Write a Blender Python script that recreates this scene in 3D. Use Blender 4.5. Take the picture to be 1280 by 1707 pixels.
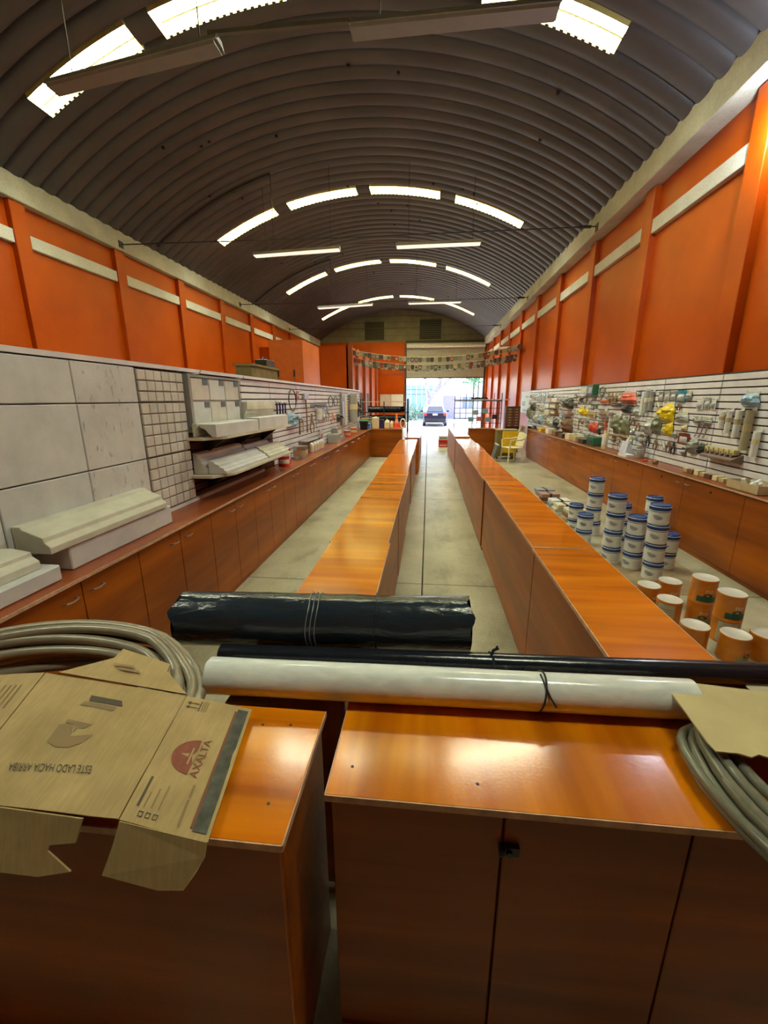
import bpy, bmesh, math, random
from mathutils import Vector, Matrix, noise
random.seed(7)
S = bpy.context.scene
for o in list(bpy.data.objects): bpy.data.objects.remove(o)
COL = S.collection

# ---------------------------------------------------------------- camera
f_px, pitch, yaw, roll = 707.676, .259621, .10172, -.00235931
fwd = Vector((-math.sin(yaw)*math.cos(pitch), math.cos(yaw)*math.cos(pitch), -math.sin(pitch)))
rgt = Vector((math.cos(yaw), math.sin(yaw), 0)); upv = rgt.cross(fwd)
r2 = math.cos(roll)*rgt + math.sin(roll)*upv; u2 = -math.sin(roll)*rgt + math.cos(roll)*upv
cd = bpy.data.cameras.new('camera'); cam = bpy.data.objects.new('camera', cd); COL.objects.link(cam)
cam.matrix_world = Matrix(((r2.x, u2.x, -fwd.x, 0), (r2.y, u2.y, -fwd.y, 0), (r2.z, u2.z, -fwd.z, 1.8), (0, 0, 0, 1)))
cd.sensor_fit = 'HORIZONTAL'; cd.sensor_width = 36; cd.lens = f_px/1280*36; cd.clip_start = .02; cd.clip_end = 300
S.camera = cam
# ---------------------------------------------------------------- world, sun, exposure
W = bpy.data.worlds.new('sky'); S.world = W; W.use_nodes = True
wn = W.node_tree.nodes; wl = W.node_tree.links
sky = wn.new('ShaderNodeTexSky'); sky.sky_type = 'NISHITA'; sky.sun_disc = False
sky.sun_elevation = math.radians(58); sky.sun_rotation = math.radians(20); sky.air_density = 1.0; sky.dust_density = 2.0
wl.new(sky.outputs[0], wn['Background'].inputs[0]); wn['Background'].inputs[1].default_value = 1.25
SUN_E, SKYLIGHT_E, LAMP_E = 9.0, 36.0, 70.0
sd = bpy.data.lights.new('sun', 'SUN'); sd.energy = SUN_E; sd.angle = .01; sd.color = (1, .97, .92)
so = bpy.data.objects.new('sun', sd); COL.objects.link(so)
so.rotation_euler = (math.radians(-30), math.radians(16), 0)
vs = S.view_settings; vs.view_transform = 'Standard'; vs.look = 'None'; vs.gamma = 1; vs.use_curve_mapping = False
vs.exposure = 0.82
S.cycles.max_bounces = 8; S.cycles.diffuse_bounces = 5; S.cycles.glossy_bounces = 4; S.cycles.caustics_reflective = False; S.cycles.caustics_refractive = False
S.cycles.sample_clamp_indirect = 6.0
S.cycles.use_denoising = True

# ---------------------------------------------------------------- materials
def nodes(name):
    m = bpy.data.materials.new(name); m.use_nodes = True
    n = m.node_tree.nodes; l = m.node_tree.links
    return m, n, l, n['Principled BSDF']
def pos_map(n, l, scale, loc=(0, 0, 0), rot=(0, 0, 0), obj=False):
    if obj: g = n.new('ShaderNodeTexCoord'); out = g.outputs['Object']
    else: g = n.new('ShaderNodeNewGeometry'); out = g.outputs['Position']
    mp = n.new('ShaderNodeMapping'); mp.inputs['Scale'].default_value = scale; mp.inputs['Location'].default_value = loc; mp.inputs['Rotation'].default_value = rot
    l.new(out, mp.inputs[0]); return mp.outputs[0]
def tex_noise(n, l, vec, scale, detail=4, rough=.55, dist=0):
    t = n.new('ShaderNodeTexNoise'); t.inputs['Scale'].default_value = scale; t.inputs['Detail'].default_value = detail
    t.inputs['Roughness'].default_value = rough; t.inputs['Distortion'].default_value = dist
    l.new(vec, t.inputs['Vector']); return t.outputs['Fac']
def ramp(n, l, fac, stops):
    r = n.new('ShaderNodeValToRGB'); e = r.color_ramp.elements
    while len(e) < len(stops): e.new(.5)
    for i, (p, c) in enumerate(stops): e[i].position = p; e[i].color = (*c, 1) if len(c) == 3 else c
    l.new(fac, r.inputs[0]); return r.outputs[0]
def mixc(n, l, fac, a, b, mode='MIX'):
    m = n.new('ShaderNodeMix'); m.data_type = 'RGBA'; m.blend_type = mode
    for k, v in ((0, fac), (6, a), (7, b)):
        if isinstance(v, (int, float)): m.inputs[k].default_value = v
        elif isinstance(v, tuple): m.inputs[k].default_value = (*v, 1)
        else: l.new(v, m.inputs[k])
    return m.outputs[2]
def bump(n, l, bs, h, strength, dist=.01):
    b = n.new('ShaderNodeBump'); b.inputs['Strength'].default_value = strength; b.inputs['Distance'].default_value = dist
    l.new(h, b.inputs['Height']); l.new(b.outputs[0], bs.inputs['Normal'])
MC = {}
def plain(name, col, rough=.5, metal=0, var=.12, scale=8, bmp=0, spec=.5, coat=0):
    if name in MC: return MC[name]
    m, n, l, bs = nodes(name)
    v = pos_map(n, l, (1, 1, 1)); f = tex_noise(n, l, v, scale)
    lo = tuple(c*(1-var) for c in col); hi = tuple(min(1, c*(1+var)) for c in col)
    l.new(ramp(n, l, f, [(.3, lo), (.7, hi)]), bs.inputs['Base Color'])
    bs.inputs['Roughness'].default_value = rough; bs.inputs['Metallic'].default_value = metal
    bs.inputs['Specular IOR Level'].default_value = spec; bs.inputs['Coat Weight'].default_value = coat
    if bmp: bump(n, l, bs, f, bmp)
    MC[name] = m; return m
def wood(name, axis, dark, light, rough=.3, big=1.3, coat=.0, spec=.32):
    m, n, l, bs = nodes(name); bs.inputs['Specular IOR Level'].default_value = spec
    sc = [10, 10, 10]; sc['XYZ'.index(axis)] = .6
    v = pos_map(n, l, tuple(sc)); f = tex_noise(n, l, v, 1.0, 5, .5, .5)
    sc2 = [3.2, 3.2, 3.2]; sc2['XYZ'.index(axis)] = .5
    v2 = pos_map(n, l, tuple(sc2), (3, 1, 7)); f2 = tex_noise(n, l, v2, big, 3, .5, .8)
    c1 = ramp(n, l, f, [(.25, dark), (.55, tuple((a+b)/2 for a, b in zip(dark, light))), (.8, light)])
    c2 = ramp(n, l, f2, [(.3, (.62, .55, .5)), (.7, (1.1, 1.08, 1.0))])
    l.new(mixc(n, l, 1.0, c1, c2, 'MULTIPLY'), bs.inputs['Base Color'])
    bs.inputs['Coat Weight'].default_value = coat; bs.inputs['Coat Roughness'].default_value = .12
    v3 = pos_map(n, l, (40, 40, 40)); f3 = tex_noise(n, l, v3, 3, 3)
    l.new(ramp(n, l, f3, [(.2, (rough*.8,)*3), (.8, (rough*1.25,)*3)]), bs.inputs['Roughness'])
    bump(n, l, bs, f3, .10, .002)
    return m
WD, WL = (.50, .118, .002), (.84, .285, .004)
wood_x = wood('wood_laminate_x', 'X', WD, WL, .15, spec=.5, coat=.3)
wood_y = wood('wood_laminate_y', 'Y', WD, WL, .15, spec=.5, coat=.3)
wood_front = wood('wood_front_shaded_y', 'Y', (.26, .060, .002), (.46, .120, .004), .36)  # fronts: laminate in a darker copy, their shade put into the colour
wood_frontx = wood('wood_front_shaded_x', 'X', (.26, .060, .002), (.46, .120, .004), .36)
wood_edge = plain('wood_edge', (.55, .33, .2), .5, var=.25, scale=30)
wood_red = wood('wood_red_top', 'Y', (.24, .055, .018), (.42, .12, .04), .3)
def paint_orange():
    m, n, l, bs = nodes('orange_paint')
    v = pos_map(n, l, (1, 1, 1)); f = tex_noise(n, l, v, 1.2, 5); f2 = tex_noise(n, l, pos_map(n, l, (1, 1, 1)), 60, 3)
    l.new(ramp(n, l, f, [(.3, (.37, .050, .0003)), (.7, (.46, .072, .0006))]), bs.inputs['Base Color'])
    bs.inputs['Roughness'].default_value = .36; bs.inputs['Specular IOR Level'].default_value = .3; bump(n, l, bs, f2, .12, .004); return m
orange = paint_orange()
orange_ply = plain('orange_board', (.56, .115, .006), .45, var=.15, scale=2)
orange_dark = plain('orange_dark_board', (.26, .05, .008), .5, var=.15, scale=2)
def concrete(name, lo, hi, rough=.8, stain=True, spec=.5):
    m, n, l, bs = nodes(name)
    f = tex_noise(n, l, pos_map(n, l, (1, 1, 1)), 1.6, 6, .6); f2 = tex_noise(n, l, pos_map(n, l, (1, 1, 1)), 45, 4)
    c = ramp(n, l, f, [(.3, lo), (.68, hi)])
    c = mixc(n, l, .35, c, ramp(n, l, f2, [(.3, (.55, .55, .55)), (.65, (1.1, 1.1, 1.1))]), 'MULTIPLY')
    if stain:
        f3 = tex_noise(n, l, pos_map(n, l, (.6, .25, 1), (5, 2, 0)), 3.2, 5, .65)
        c = mixc(n, l, 1.0, c, ramp(n, l, f3, [(.34, (.62, .6, .56)), (.5, (1, 1, 1))]), 'MULTIPLY')
    l.new(c, bs.inputs['Base Color']); bs.inputs['Specular IOR Level'].default_value = spec
    l.new(ramp(n, l, f, [(.3, (rough*.8,)*3), (.7, (rough,)*3)]), bs.inputs['Roughness'])
    bump(n, l, bs, f2, .15, .004); return m
floor_mat = concrete('floor_concrete', (.33, .30, .20), (.50, .46, .32), .42)
conc = concrete('beam_concrete', (.36, .34, .27), (.52, .50, .42), .85, False)
gable_mat = concrete('gable_block', (.13, .12, .10), (.20, .19, .165), .9, False)
grout = plain('joint_dark', (.07, .06, .045), .9)
strip_white = concrete('strip_plaster', (.52, .50, .42), (.68, .66, .58), .85, False)
def roof_metal():
    m, n, l, bs = nodes('roof_sheet')
    f = tex_noise(n, l, pos_map(n, l, (1, 1, 1)), .9, 5); f2 = tex_noise(n, l, pos_map(n, l, (1, 1, 1)), 25, 3)
    l.new(ramp(n, l, f, [(.3, (.058, .05, .052)), (.7, (.086, .076, .08))]), bs.inputs['Base Color'])
    bs.inputs['Roughness'].default_value = .5; bs.inputs['Metallic'].default_value = .25; bump(n, l, bs, f2, .05, .003); return m
roof_mat = roof_metal()
def emit(name, col, s):
    m, n, l, bs = nodes(name)
    f = tex_noise(n, l, pos_map(n, l, (1, 1, 1)), 3.0, 4)
    l.new(ramp(n, l, f, [(.3, tuple(c*.86 for c in col)), (.7, col)]), bs.inputs['Emission Color'])
    bs.inputs['Base Color'].default_value = (.7, .7, .6, 1); bs.inputs['Emission Strength'].default_value = s; return m
pane_mat = emit('skylight_pane', (.93, 1.0, .78), SKYLIGHT_E)
curb_mat = plain('skylight_curb', (.78, .66, .22), .6, var=.1)
white_slat = plain('white_slat', (.74, .71, .72), .4, var=.08, scale=5)
slat_gap = plain('slat_groove', (.03, .018, .012), .8)
white_en = plain('white_enamel', (.72, .70, .66), .35, var=.06)
lamp_grey = plain('lamp_housing', (.52, .49, .47), .4, var=.06)
black_pl = plain('black_plastic', (.012, .014, .017), .3, var=.3)
dark_metal = plain('dark_metal', (.045, .042, .04), .45, .5)
steel = plain('steel', (.5, .49, .47), .3, .85)
white_pl = plain('white_plastic', (.75, .74, .70), .35, var=.05)
cream_pl = plain('cream_plastic', (.72, .62, .36), .45, var=.06)
blue_pl = plain('blue_plastic', (.015, .055, .22), .25, var=.15)
sky_blue = plain('sky_blue_plastic', (.07, .27, .62), .4)
navy = plain('navy_plastic', (.02, .025, .12), .4)
red_pl = plain('red_plastic', (.62, .045, .025), .4)
orange_pl = plain('orange_plastic', (.75, .14, .02), .4)
yellow_pl = plain('yellow_plastic', (.80, .50, .01), .4)
green_pl = plain('green_plastic', (.02, .12, .06), .4)
brown = plain('brown_kraft', (.22, .11, .045), .8, var=.2)
olive = plain('olive_carton', (.20, .15, .05), .8, var=.2)
def foam(name, lo, hi, marks=False):
    m, n, l, bs = nodes(name)
    f = tex_noise(n, l, pos_map(n, l, (1, 1, 1)), 5, 5, .6); f2 = tex_noise(n, l, pos_map(n, l, (1, 1, 1)), 90, 2)
    c = ramp(n, l, f, [(.3, lo), (.7, hi)])
    if marks:
        f3 = tex_noise(n, l, pos_map(n, l, (1, 7, 2.6), (0, .3, 0), (.6, 0, 0)), 4.5, 3, .6)
        c = mixc(n, l, 1.0, c, ramp(n, l, f3, [(.60, (1, 1, 1)), (.70, (.62, .6, .58))]), 'MULTIPLY')
    l.new(c, bs.inputs['Base Color']); bs.inputs['Roughness'].default_value = .8; bump(n, l, bs, f2, .25, .003); return m
foam_w = foam('foam_white', (.55, .555, .54), (.69, .69, .67))
foam_m = foam('foam_marked', (.55, .535, .52), (.68, .67, .645), True)
foam_y = foam('foam_cream', (.52, .50, .39), (.68, .66, .54))
foam_t = foam('foam_tile', (.52, .48, .42), (.68, .645, .58))
def cardboard():
    m, n, l, bs = nodes('cardboard')
    f = tex_noise(n, l, pos_map(n, l, (1, 1, 1)), 7, 5, .6); f2 = tex_noise(n, l, pos_map(n, l, (160, 14, 14), (0, 0, 0), (0, 0, .55)), 1, 3)
    c = ramp(n, l, f, [(.3, (.36, .25, .105)), (.7, (.50, .36, .165))])
    c = mixc(n, l, .5, c, ramp(n, l, f2, [(.35, (.8, .8, .78)), (.7, (1.12, 1.1, 1.05))]), 'MULTIPLY')
    l.new(c, bs.inputs['Base Color']); bs.inputs['Roughness'].default_value = .85; bump(n, l, bs, f2, .25, .0015); return m
card = cardboard()
ink = plain('print_ink', (.09, .07, .045), .8)
ink_pale = plain('print_ink_pale', (.27, .18, .085), .8)
ink_red = plain('print_ink_red', (.25, .07, .04), .8, var=.2, scale=40)
ink_bar = plain('print_bar', (.075, .075, .055), .75, var=.4, scale=30)

# ---------------------------------------------------------------- mesh helpers
class MB:
    def __init__(s): s.v = []; s.f = []; s.m = []; s.k = 0
    def mi(s, k): s.k = k; return s
    def add(s, v, f):
        b = len(s.v); s.v += [tuple(p) for p in v]; s.f += [tuple(b+i for i in q) for q in f]; s.m += [s.k]*len(f); return s
    def box(s, x0, x1, y0, y1, z0, z1, M=None):
        v = [Vector((x, y, z)) for z in (z0, z1) for y in (y0, y1) for x in (x0, x1)]
        if M: v = [M @ p for p in v]
        return s.add(v, [(0, 2, 3, 1), (4, 5, 7, 6), (0, 1, 5, 4), (2, 6, 7, 3), (0, 4, 6, 2), (1, 3, 7, 5)])
    def tube(s, pts, r, n=8, closed=False, cap=True):
        pts = [Vector(p) for p in pts]; N = len(pts); rs = r if isinstance(r, (list, tuple)) else [r]*N
        V = []; prev = None
        for i, p in enumerate(pts):
            a = pts[i-1] if (i > 0 or closed) else pts[i]; b = pts[(i+1) % N] if (i < N-1 or closed) else pts[i]
            t = (b-a).normalized() if (b-a).length > 1e-9 else Vector((0, 0, 1))
            if prev is None:
                ref = Vector((0, 0, 1)) if abs(t.z) < .9 else Vector((1, 0, 0)); u = t.cross(ref).normalized()
            else: u = (prev - t*prev.dot(t)).normalized()
            prev = u; w = t.cross(u)
            V += [p + (u*math.cos(2*math.pi*k/n) + w*math.sin(2*math.pi*k/n))*rs[i] for k in range(n)]
        F = []
        for i in range(N if closed else N-1):
            j = (i+1) % N
            F += [(i*n+k, i*n+(k+1) % n, j*n+(k+1) % n, j*n+k) for k in range(n)]
        if cap and not closed: F += [tuple(reversed(range(n))), tuple(range((N-1)*n, N*n))]
        return s.add(V, F)
    def lathe(s, prof, n=16, c=(0, 0, 0), M=None):
        V = []; F = []
        for r, z in prof:
            for k in range(n):
                p = Vector((c[0]+r*math.cos(2*math.pi*k/n), c[1]+r*math.sin(2*math.pi*k/n), c[2]+z)); V.append(M @ p if M else p)
        for i in range(len(prof)-1): F += [(i*n+k, i*n+(k+1) % n, (i+1)*n+(k+1) % n, (i+1)*n+k) for k in range(n)]
        F += [tuple(reversed(range(n))), tuple(range((len(prof)-1)*n, len(prof)*n))]
        return s.add(V, F)
    def prism(s, poly, d):                     # polygon (3-D points) pushed along vector d
        d = Vector(d); a = [Vector(p) for p in poly]; n = len(a)
        return s.add(a + [p+d for p in a], [tuple(reversed(range(n))), tuple(range(n, 2*n))] + [(i, (i+1) % n, n+(i+1) % n, n+i) for i in range(n)])
    def grid(s, fn, nu, nv, wrap=False):
        V = [fn(i/nu, j/nv) for j in range(nv+1) for i in range(nu+1)]
        return s.add(V, [(j*(nu+1)+i, j*(nu+1)+i+1, (j+1)*(nu+1)+i+1, (j+1)*(nu+1)+i) for j in range(nv) for i in range(nu)])
    def build(s, name, mat, parent=None, smooth=False, bevel=0, local=False):
        org = Vector((0, 0, 0))
        if parent is not None and not local:
            q = parent
            while q.parent: q = q.parent
            org = q.location
        me = bpy.data.meshes.new(name); me.from_pydata([Vector(p)-org for p in s.v], [], s.f)
        ms = mat if isinstance(mat, (list, tuple)) else [mat]
        for x in ms: me.materials.append(x)
        if len(ms) > 1: me.polygons.foreach_set('material_index', s.m)
        bm = bmesh.new(); bm.from_mesh(me); bmesh.ops.recalc_face_normals(bm, faces=bm.faces)
        if bevel:
            bmesh.ops.bevel(bm, geom=[e for e in bm.edges if len(e.link_faces) == 2 and e.calc_face_angle(0) > .6], offset=bevel, segments=1, affect='EDGES')
        bm.to_mesh(me); bm.free()
        if smooth:
            me.shade_smooth()
            try: me.set_sharp_from_angle(angle=math.radians(40))
            except Exception: pass
        o = bpy.data.objects.new(name, me); COL.objects.link(o)
        if parent is not None: o.parent = parent
        return o
def thing(name, label, cat, loc=(0, 0, 0), group=None, rz=0):
    o = bpy.data.objects.new(name, None); COL.objects.link(o); o.location = loc; o.rotation_euler = (0, 0, rz); o.empty_display_size = .1
    o['label'] = label; o['category'] = cat
    if group: o['group'] = group
    return o
def tag(o, label, cat, group=None):
    o['label'] = label; o['category'] = cat
    if group: o['group'] = group
    return o
def struct(o, label=None):
    o['kind'] = 'structure'
    if label: o['label'] = label
    return o
def box(x0, x1, y0, y1, z0, z1): return MB().box(x0, x1, y0, y1, z0, z1)
def clone(src, parent, loc=(0, 0, 0), rz=0):
    c = src.copy(); COL.objects.link(c); c.parent = parent; c.location = loc; c.rotation_euler = (0, 0, rz); return c
def copy_thing(root, loc, label, group=None, rz=0):
    r = root.copy(); COL.objects.link(r); r.location = loc; r.rotation_euler = (0, 0, rz); r['label'] = label
    if group: r['group'] = group
    for ch in list(root.children):
        c = ch.copy(); COL.objects.link(c); c.parent = r
        for g in list(ch.children):
            d = g.copy(); COL.objects.link(d); d.parent = c
    return r
def text_mesh(txt, size=1.0):
    cu = bpy.data.curves.new('lettering', 'FONT'); cu.body = txt; cu.size = size; cu.align_x = 'CENTER'; cu.align_y = 'CENTER'; cu.resolution_u = 3
    ob = bpy.data.objects.new('lettering', cu); COL.objects.link(ob)
    bpy.context.view_layer.update()
    dg = bpy.context.evaluated_depsgraph_get(); me = ob.evaluated_get(dg).to_mesh()
    v = [p.co.copy() for p in me.vertices]; f = [tuple(p.vertices) for p in me.polygons]
    bpy.data.objects.remove(ob); bpy.data.curves.remove(cu)
    return v, f
ORD = ['first', 'second', 'third', 'fourth', 'fifth', 'sixth', 'seventh', 'eighth', 'ninth', 'tenth', 'eleventh', 'twelfth', 'thirteenth', 'fourteenth', 'fifteenth', 'sixteenth']

# ================================================================ STRUCTURE
XL, XR, Y0, Y1 = -7.05, 3.57, -6.4, 28.2
CX, RAD, ZC = -1.8, 8.67, -1.62
fl = struct(box(XL-.2, XR+.2, Y0-.2, Y1, -.16, -.03).build('floor', grout))
rows = [Y0, -3.57, .2, 3.97, 7.73, 11.5, 15.27, 19.03, 22.8, 26.56, Y1]; colx = [XL, -3.5, -.02, XR]
for i in range(len(rows)-1):
    for j in range(3):
        g = .006
        box(colx[j]+g, colx[j+1]-g, rows[i]+g, rows[i+1]-g, -.03, 0).build('floor_slab', floor_mat, fl, bevel=.004)
# ---- side walls
def side_wall(name, x, sgn, pil, y_lo, y_hi):
    w = struct(box(min(x, x+sgn*.2), max(x, x+sgn*.2), Y0, Y1, 0, 5.42).build(name, orange))
    proto = None
    for yc in pil:
        xa, xb = sorted((x-sgn*.10, x+sgn*.02))
        if proto is None:
            proto = MB().box(xa, xb, -.15, .15, 0, 5.04).build('pilaster', orange, w, bevel=.008); proto.location = (0, yc, 0)
        else: clone(proto, w, (0, yc, 0))
    ps = sorted(pil)
    for a, b in zip(ps[:-1], ps[1:]):
        xa, xb = sorted((x-sgn*.075, x+sgn*.02))
        MB().box(xa, xb, a+.15, b-.15, 4.36, 4.57).build('concrete_strip', strip_white, w, bevel=.006)
    return w
pilR = [5.84+2.46*k-2.46*5 for k in range(15)]; pilL = [7.55+2.46*k-2.46*5 for k in range(14)]
side_wall('wall_right', XR, 1, pilR, 0, 0); side_wall('wall_left', XL, -1, pilL, 0, 0)
struct(box(3.3, XR+.1, Y0, Y1, 5.06, 5.45).build('trim_1', conc, bevel=.012)); struct(box(XL-.1, -6.9, Y0, Y1, 5.02, 5.42).build('trim_2', conc, bevel=.012))
struct(box(XL-.2, XR+.2, Y0-.2, Y0, 0, 7.2).build('wall_back', orange))
# ---- far wall with gable and shutter opening
wf = struct(MB().box(XL, -1.46, Y1, Y1+.25, 0, 5.25).box(3.4, XR+.2, Y1, Y1+.25, 0, 5.25).box(-1.46, 3.4, Y1, Y1+.25, 5.05, 5.25).build('wall_far', orange))
box(-1.55, -1.42, Y1-.08, Y1+.26, 0, 5.12).build('door_jamb', plain('jamb_dark', (.08, .045, .03), .6), wf); box(3.36, 3.56, Y1-.08, Y1+.26, 0, 5.12).build('door_jamb', MC['jamb_dark'], wf)
box(-3.2, -1.6, Y1-.03, Y1+.02, 3.3, 3.38).build('ledge', orange_dark, wf)
gb = MB(); pts = []
for k in range(41):
    a = math.radians(-37+74*k/40); pts.append((CX+(RAD+.1)*math.sin(a), Y1+.01, ZC+(RAD+.1)*math.cos(a)))
gb.prism([(pts[-1][0], Y1+.01, 5.25), (pts[0][0], Y1+.01, 5.25)] + pts, (0, .22, 0))
gw = struct(gb.build('wall_gable', gable_mat))
box(-1.5, 3.45, Y1-.06, Y1+.02, 5.12, 5.30).build('lintel', plain('lintel_dark', (.07, .055, .045), .8), gw)
for (a, b, c, d) in ((-4.05, -2.85, 5.37, 6.42), (-.64, .67, 5.38, 6.5)):
    wd = box(a, b, Y1-.03, Y1+.03, c, d).build('louvre_window', plain('louvre_dark', (.018, .014, .013), .7), gw)
    for k in range(9):
        z = c+.06+k*(d-c-.12)/8; MB().box(a+.03, b-.03, Y1-.06, Y1-.03, z-.012, z+.03).build('louvre_blade', dark_metal, wd)
# concrete block courses on the gable
for z in (5.62, 6.0, 6.38, 6.72):
    hw = math.sqrt(max(0, RAD**2-(z-ZC)**2))-.05; box(CX-hw, CX+hw, Y1-.006, Y1+.02, z-.008, z+.008).build('mortar_joint', grout, gw)
t = MB()
nz = 26
for k in range(nz):
    z0 = 3.1+(5.05-3.1)*k/nz; z1 = 3.1+(5.05-3.1)*(k+1)/nz
    t.add([(x, Y1-.02+dy, z) for x in (-1.42, 3.36) for (dy, z) in ((0, z0), (-.02, z0+.012), (-.02, z1-.012), (0, z1), (.02, z1), (.02, z0))],
          [(0, 1, 7, 6), (1, 2, 8, 7), (2, 3, 9, 8), (4, 5, 11, 10), (5, 0, 6, 11), (3, 4, 10, 9)])
d1 = struct(t.build('door_1', plain('shutter_grey', (.42, .40, .36), .5, .2))); d1['label'] = 'grey roller shutter rolled halfway down over the street opening'
MB().tube([(-1.42, Y1-.2, 5.0), (3.36, Y1-.2, 5.0)], .14, 16).build('shutter_drum', plain('drum_pale', (.6, .58, .52), .5, .2), d1, smooth=True)
box(-1.42, 3.36, Y1-.05, Y1, 3.06, 3.12).build('bottom_rail', dark_metal, d1)

# ---- vaulted roof of arched sheets
YS = -.042
def arc_pt(a, y, off=0.0):
    x = CX+(RAD+off)*math.sin(a); return Vector((x, y+YS*(x-CX), ZC+(RAD+off)*math.cos(a)))
A0, A1 = math.radians(-37.2), math.radians(37.2)
def arch(width, a0=A0, a1=A1, seg=48):
    prof = [(0, .085), (.05, .05), (.14, .022), (.3, .005), (.5, 0), (.7, .005), (.86, .022), (.95, .05), (1, .085)]
    n = max(2, int(seg*(a1-a0)/(A1-A0)))
    m = MB(); V = [arc_pt(a0+(a1-a0)*i/n, p[0]*width, p[1]) for i in range(n+1) for p in prof]; k = len(prof)
    return m.add(V, [(i*k+j, i*k+j+1, (i+1)*k+j+1, (i+1)*k+j) for i in range(n) for j in range(k-1)])
ceil = struct(arch(.338).build('ceiling', roof_mat, smooth=True)); ceil.location = (0, Y0-.2, 0)
rings = [.92, 6.75, 12.50, 18.38, 24.35]; RW = .44
def fill(a, b):
    n = max(1, round((b-a)/.338)); w = (b-a)/n
    src = arch(w+.001).build('roof_sheet', roof_mat, ceil, smooth=True, local=True); src.location = (0, a-(Y0-.2), 0)
    for k in range(1, n): clone(src, ceil, (0, a+k*w-(Y0-.2), 0))
fill(Y0-.2+.338, rings[0])
for k in range(4): fill(rings[k]+RW, rings[k+1])
fill(rings[4]+RW, Y1+.6)
ANG = [(-28.1, -16.2), (-13.7, -1.3), (1.1, 13.1), (15.8, 27.8)]
def curb_pane(r, a0, a1, label):
    a0, a1 = math.radians(a0), math.radians(a1); H = .2; am = (a0+a1)/2
    t = thing('skylight', label, 'skylight', tuple(arc_pt(am, r+RW/2)), 'skylights in the arched roof')
    n = 10
    MB().add([arc_pt(a0+(a1-a0)*i/n, r, o) for i in range(n+1) for o in (-.004, H+.03)], [(2*i, 2*i+1, 2*i+3, 2*i+2) for i in range(n)]).build('near_curb', curb_mat, t)
    m = MB(); N = 36; V = []
    for i in range(N):                                     # ribbed far side
        q = -.03 if i % 2 else 0.0
        for aa in (a0+(a1-a0)*i/N, a0+(a1-a0)*(i+1)/N): V += [arc_pt(aa, r+RW+q, -.004), arc_pt(aa, r+RW+q, H+.03)]
    m.add(V, [(2*i, 2*i+1, 2*i+3, 2*i+2) for i in range(2*N-1)])
    m.build('ribbed_curb', curb_mat, t)
    for aa in (a0, a1): MB().add([arc_pt(aa, r, -.01), arc_pt(aa, r+RW, -.01), arc_pt(aa, r+RW, H+.03), arc_pt(aa, r, H+.03)], [(0, 1, 2, 3)]).build('end_curb', curb_mat, t)
    m = MB(); V = [arc_pt(a0+(a1-a0)*i/n, r+j*RW, H+.02) for i in range(n+1) for j in (0, 1)]
    m.add(V, [(2*i, 2*i+1, 2*i+3, 2*i+2) for i in range(n)]); m.build('pane', pane_mat, t)
    MB().tube([arc_pt(a0+(a1-a0)*i/n, r+RW-.035, .17) for i in range(n+1)], .01, 6).build('glazing_bar', dark_metal, t)
    return t
rn = ['the row overhead', 'the row nearest the camera', 'the second row', 'the third row', 'the row nearest the gable']
an = ['lowest on the left', 'just left of the crown', 'just right of the crown', 'lowest on the right']
for k, r in enumerate(rings):
    AK = ANG if k else [ANG[0], ANG[3]]
    edges = [math.degrees(A0)] + [x for a in AK for x in a] + [math.degrees(A1)]
    for j in range(0, len(edges), 2):
        o = arch(RW, math.radians(edges[j]), math.radians(edges[j+1])).build('roof_sheet', roof_mat, ceil, smooth=True, local=True); o.location = (0, r-(Y0-.2), 0)
    for (a, b) in AK: curb_pane(r, a, b, 'narrow skylight %s, in %s of roof lights' % (an[ANG.index((a, b))], rn[k]))
# bolts and dark specks on the roof are tiny: one mesh, part of the ceiling
m = MB()
for _ in range(46):
    a = math.radians(random.uniform(-26, 26)); yy = random.uniform(7.4, 24); p = arc_pt(a, yy, -.004)
    m.box(p.x-.025, p.x+.025, p.y-.02, p.y+.02, p.z-.02, p.z+.02)
o = m.build('roof_bolts', plain('bolt_dark', (.02, .017, .015), .7), ceil); o['kind'] = 'stuff'

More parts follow.
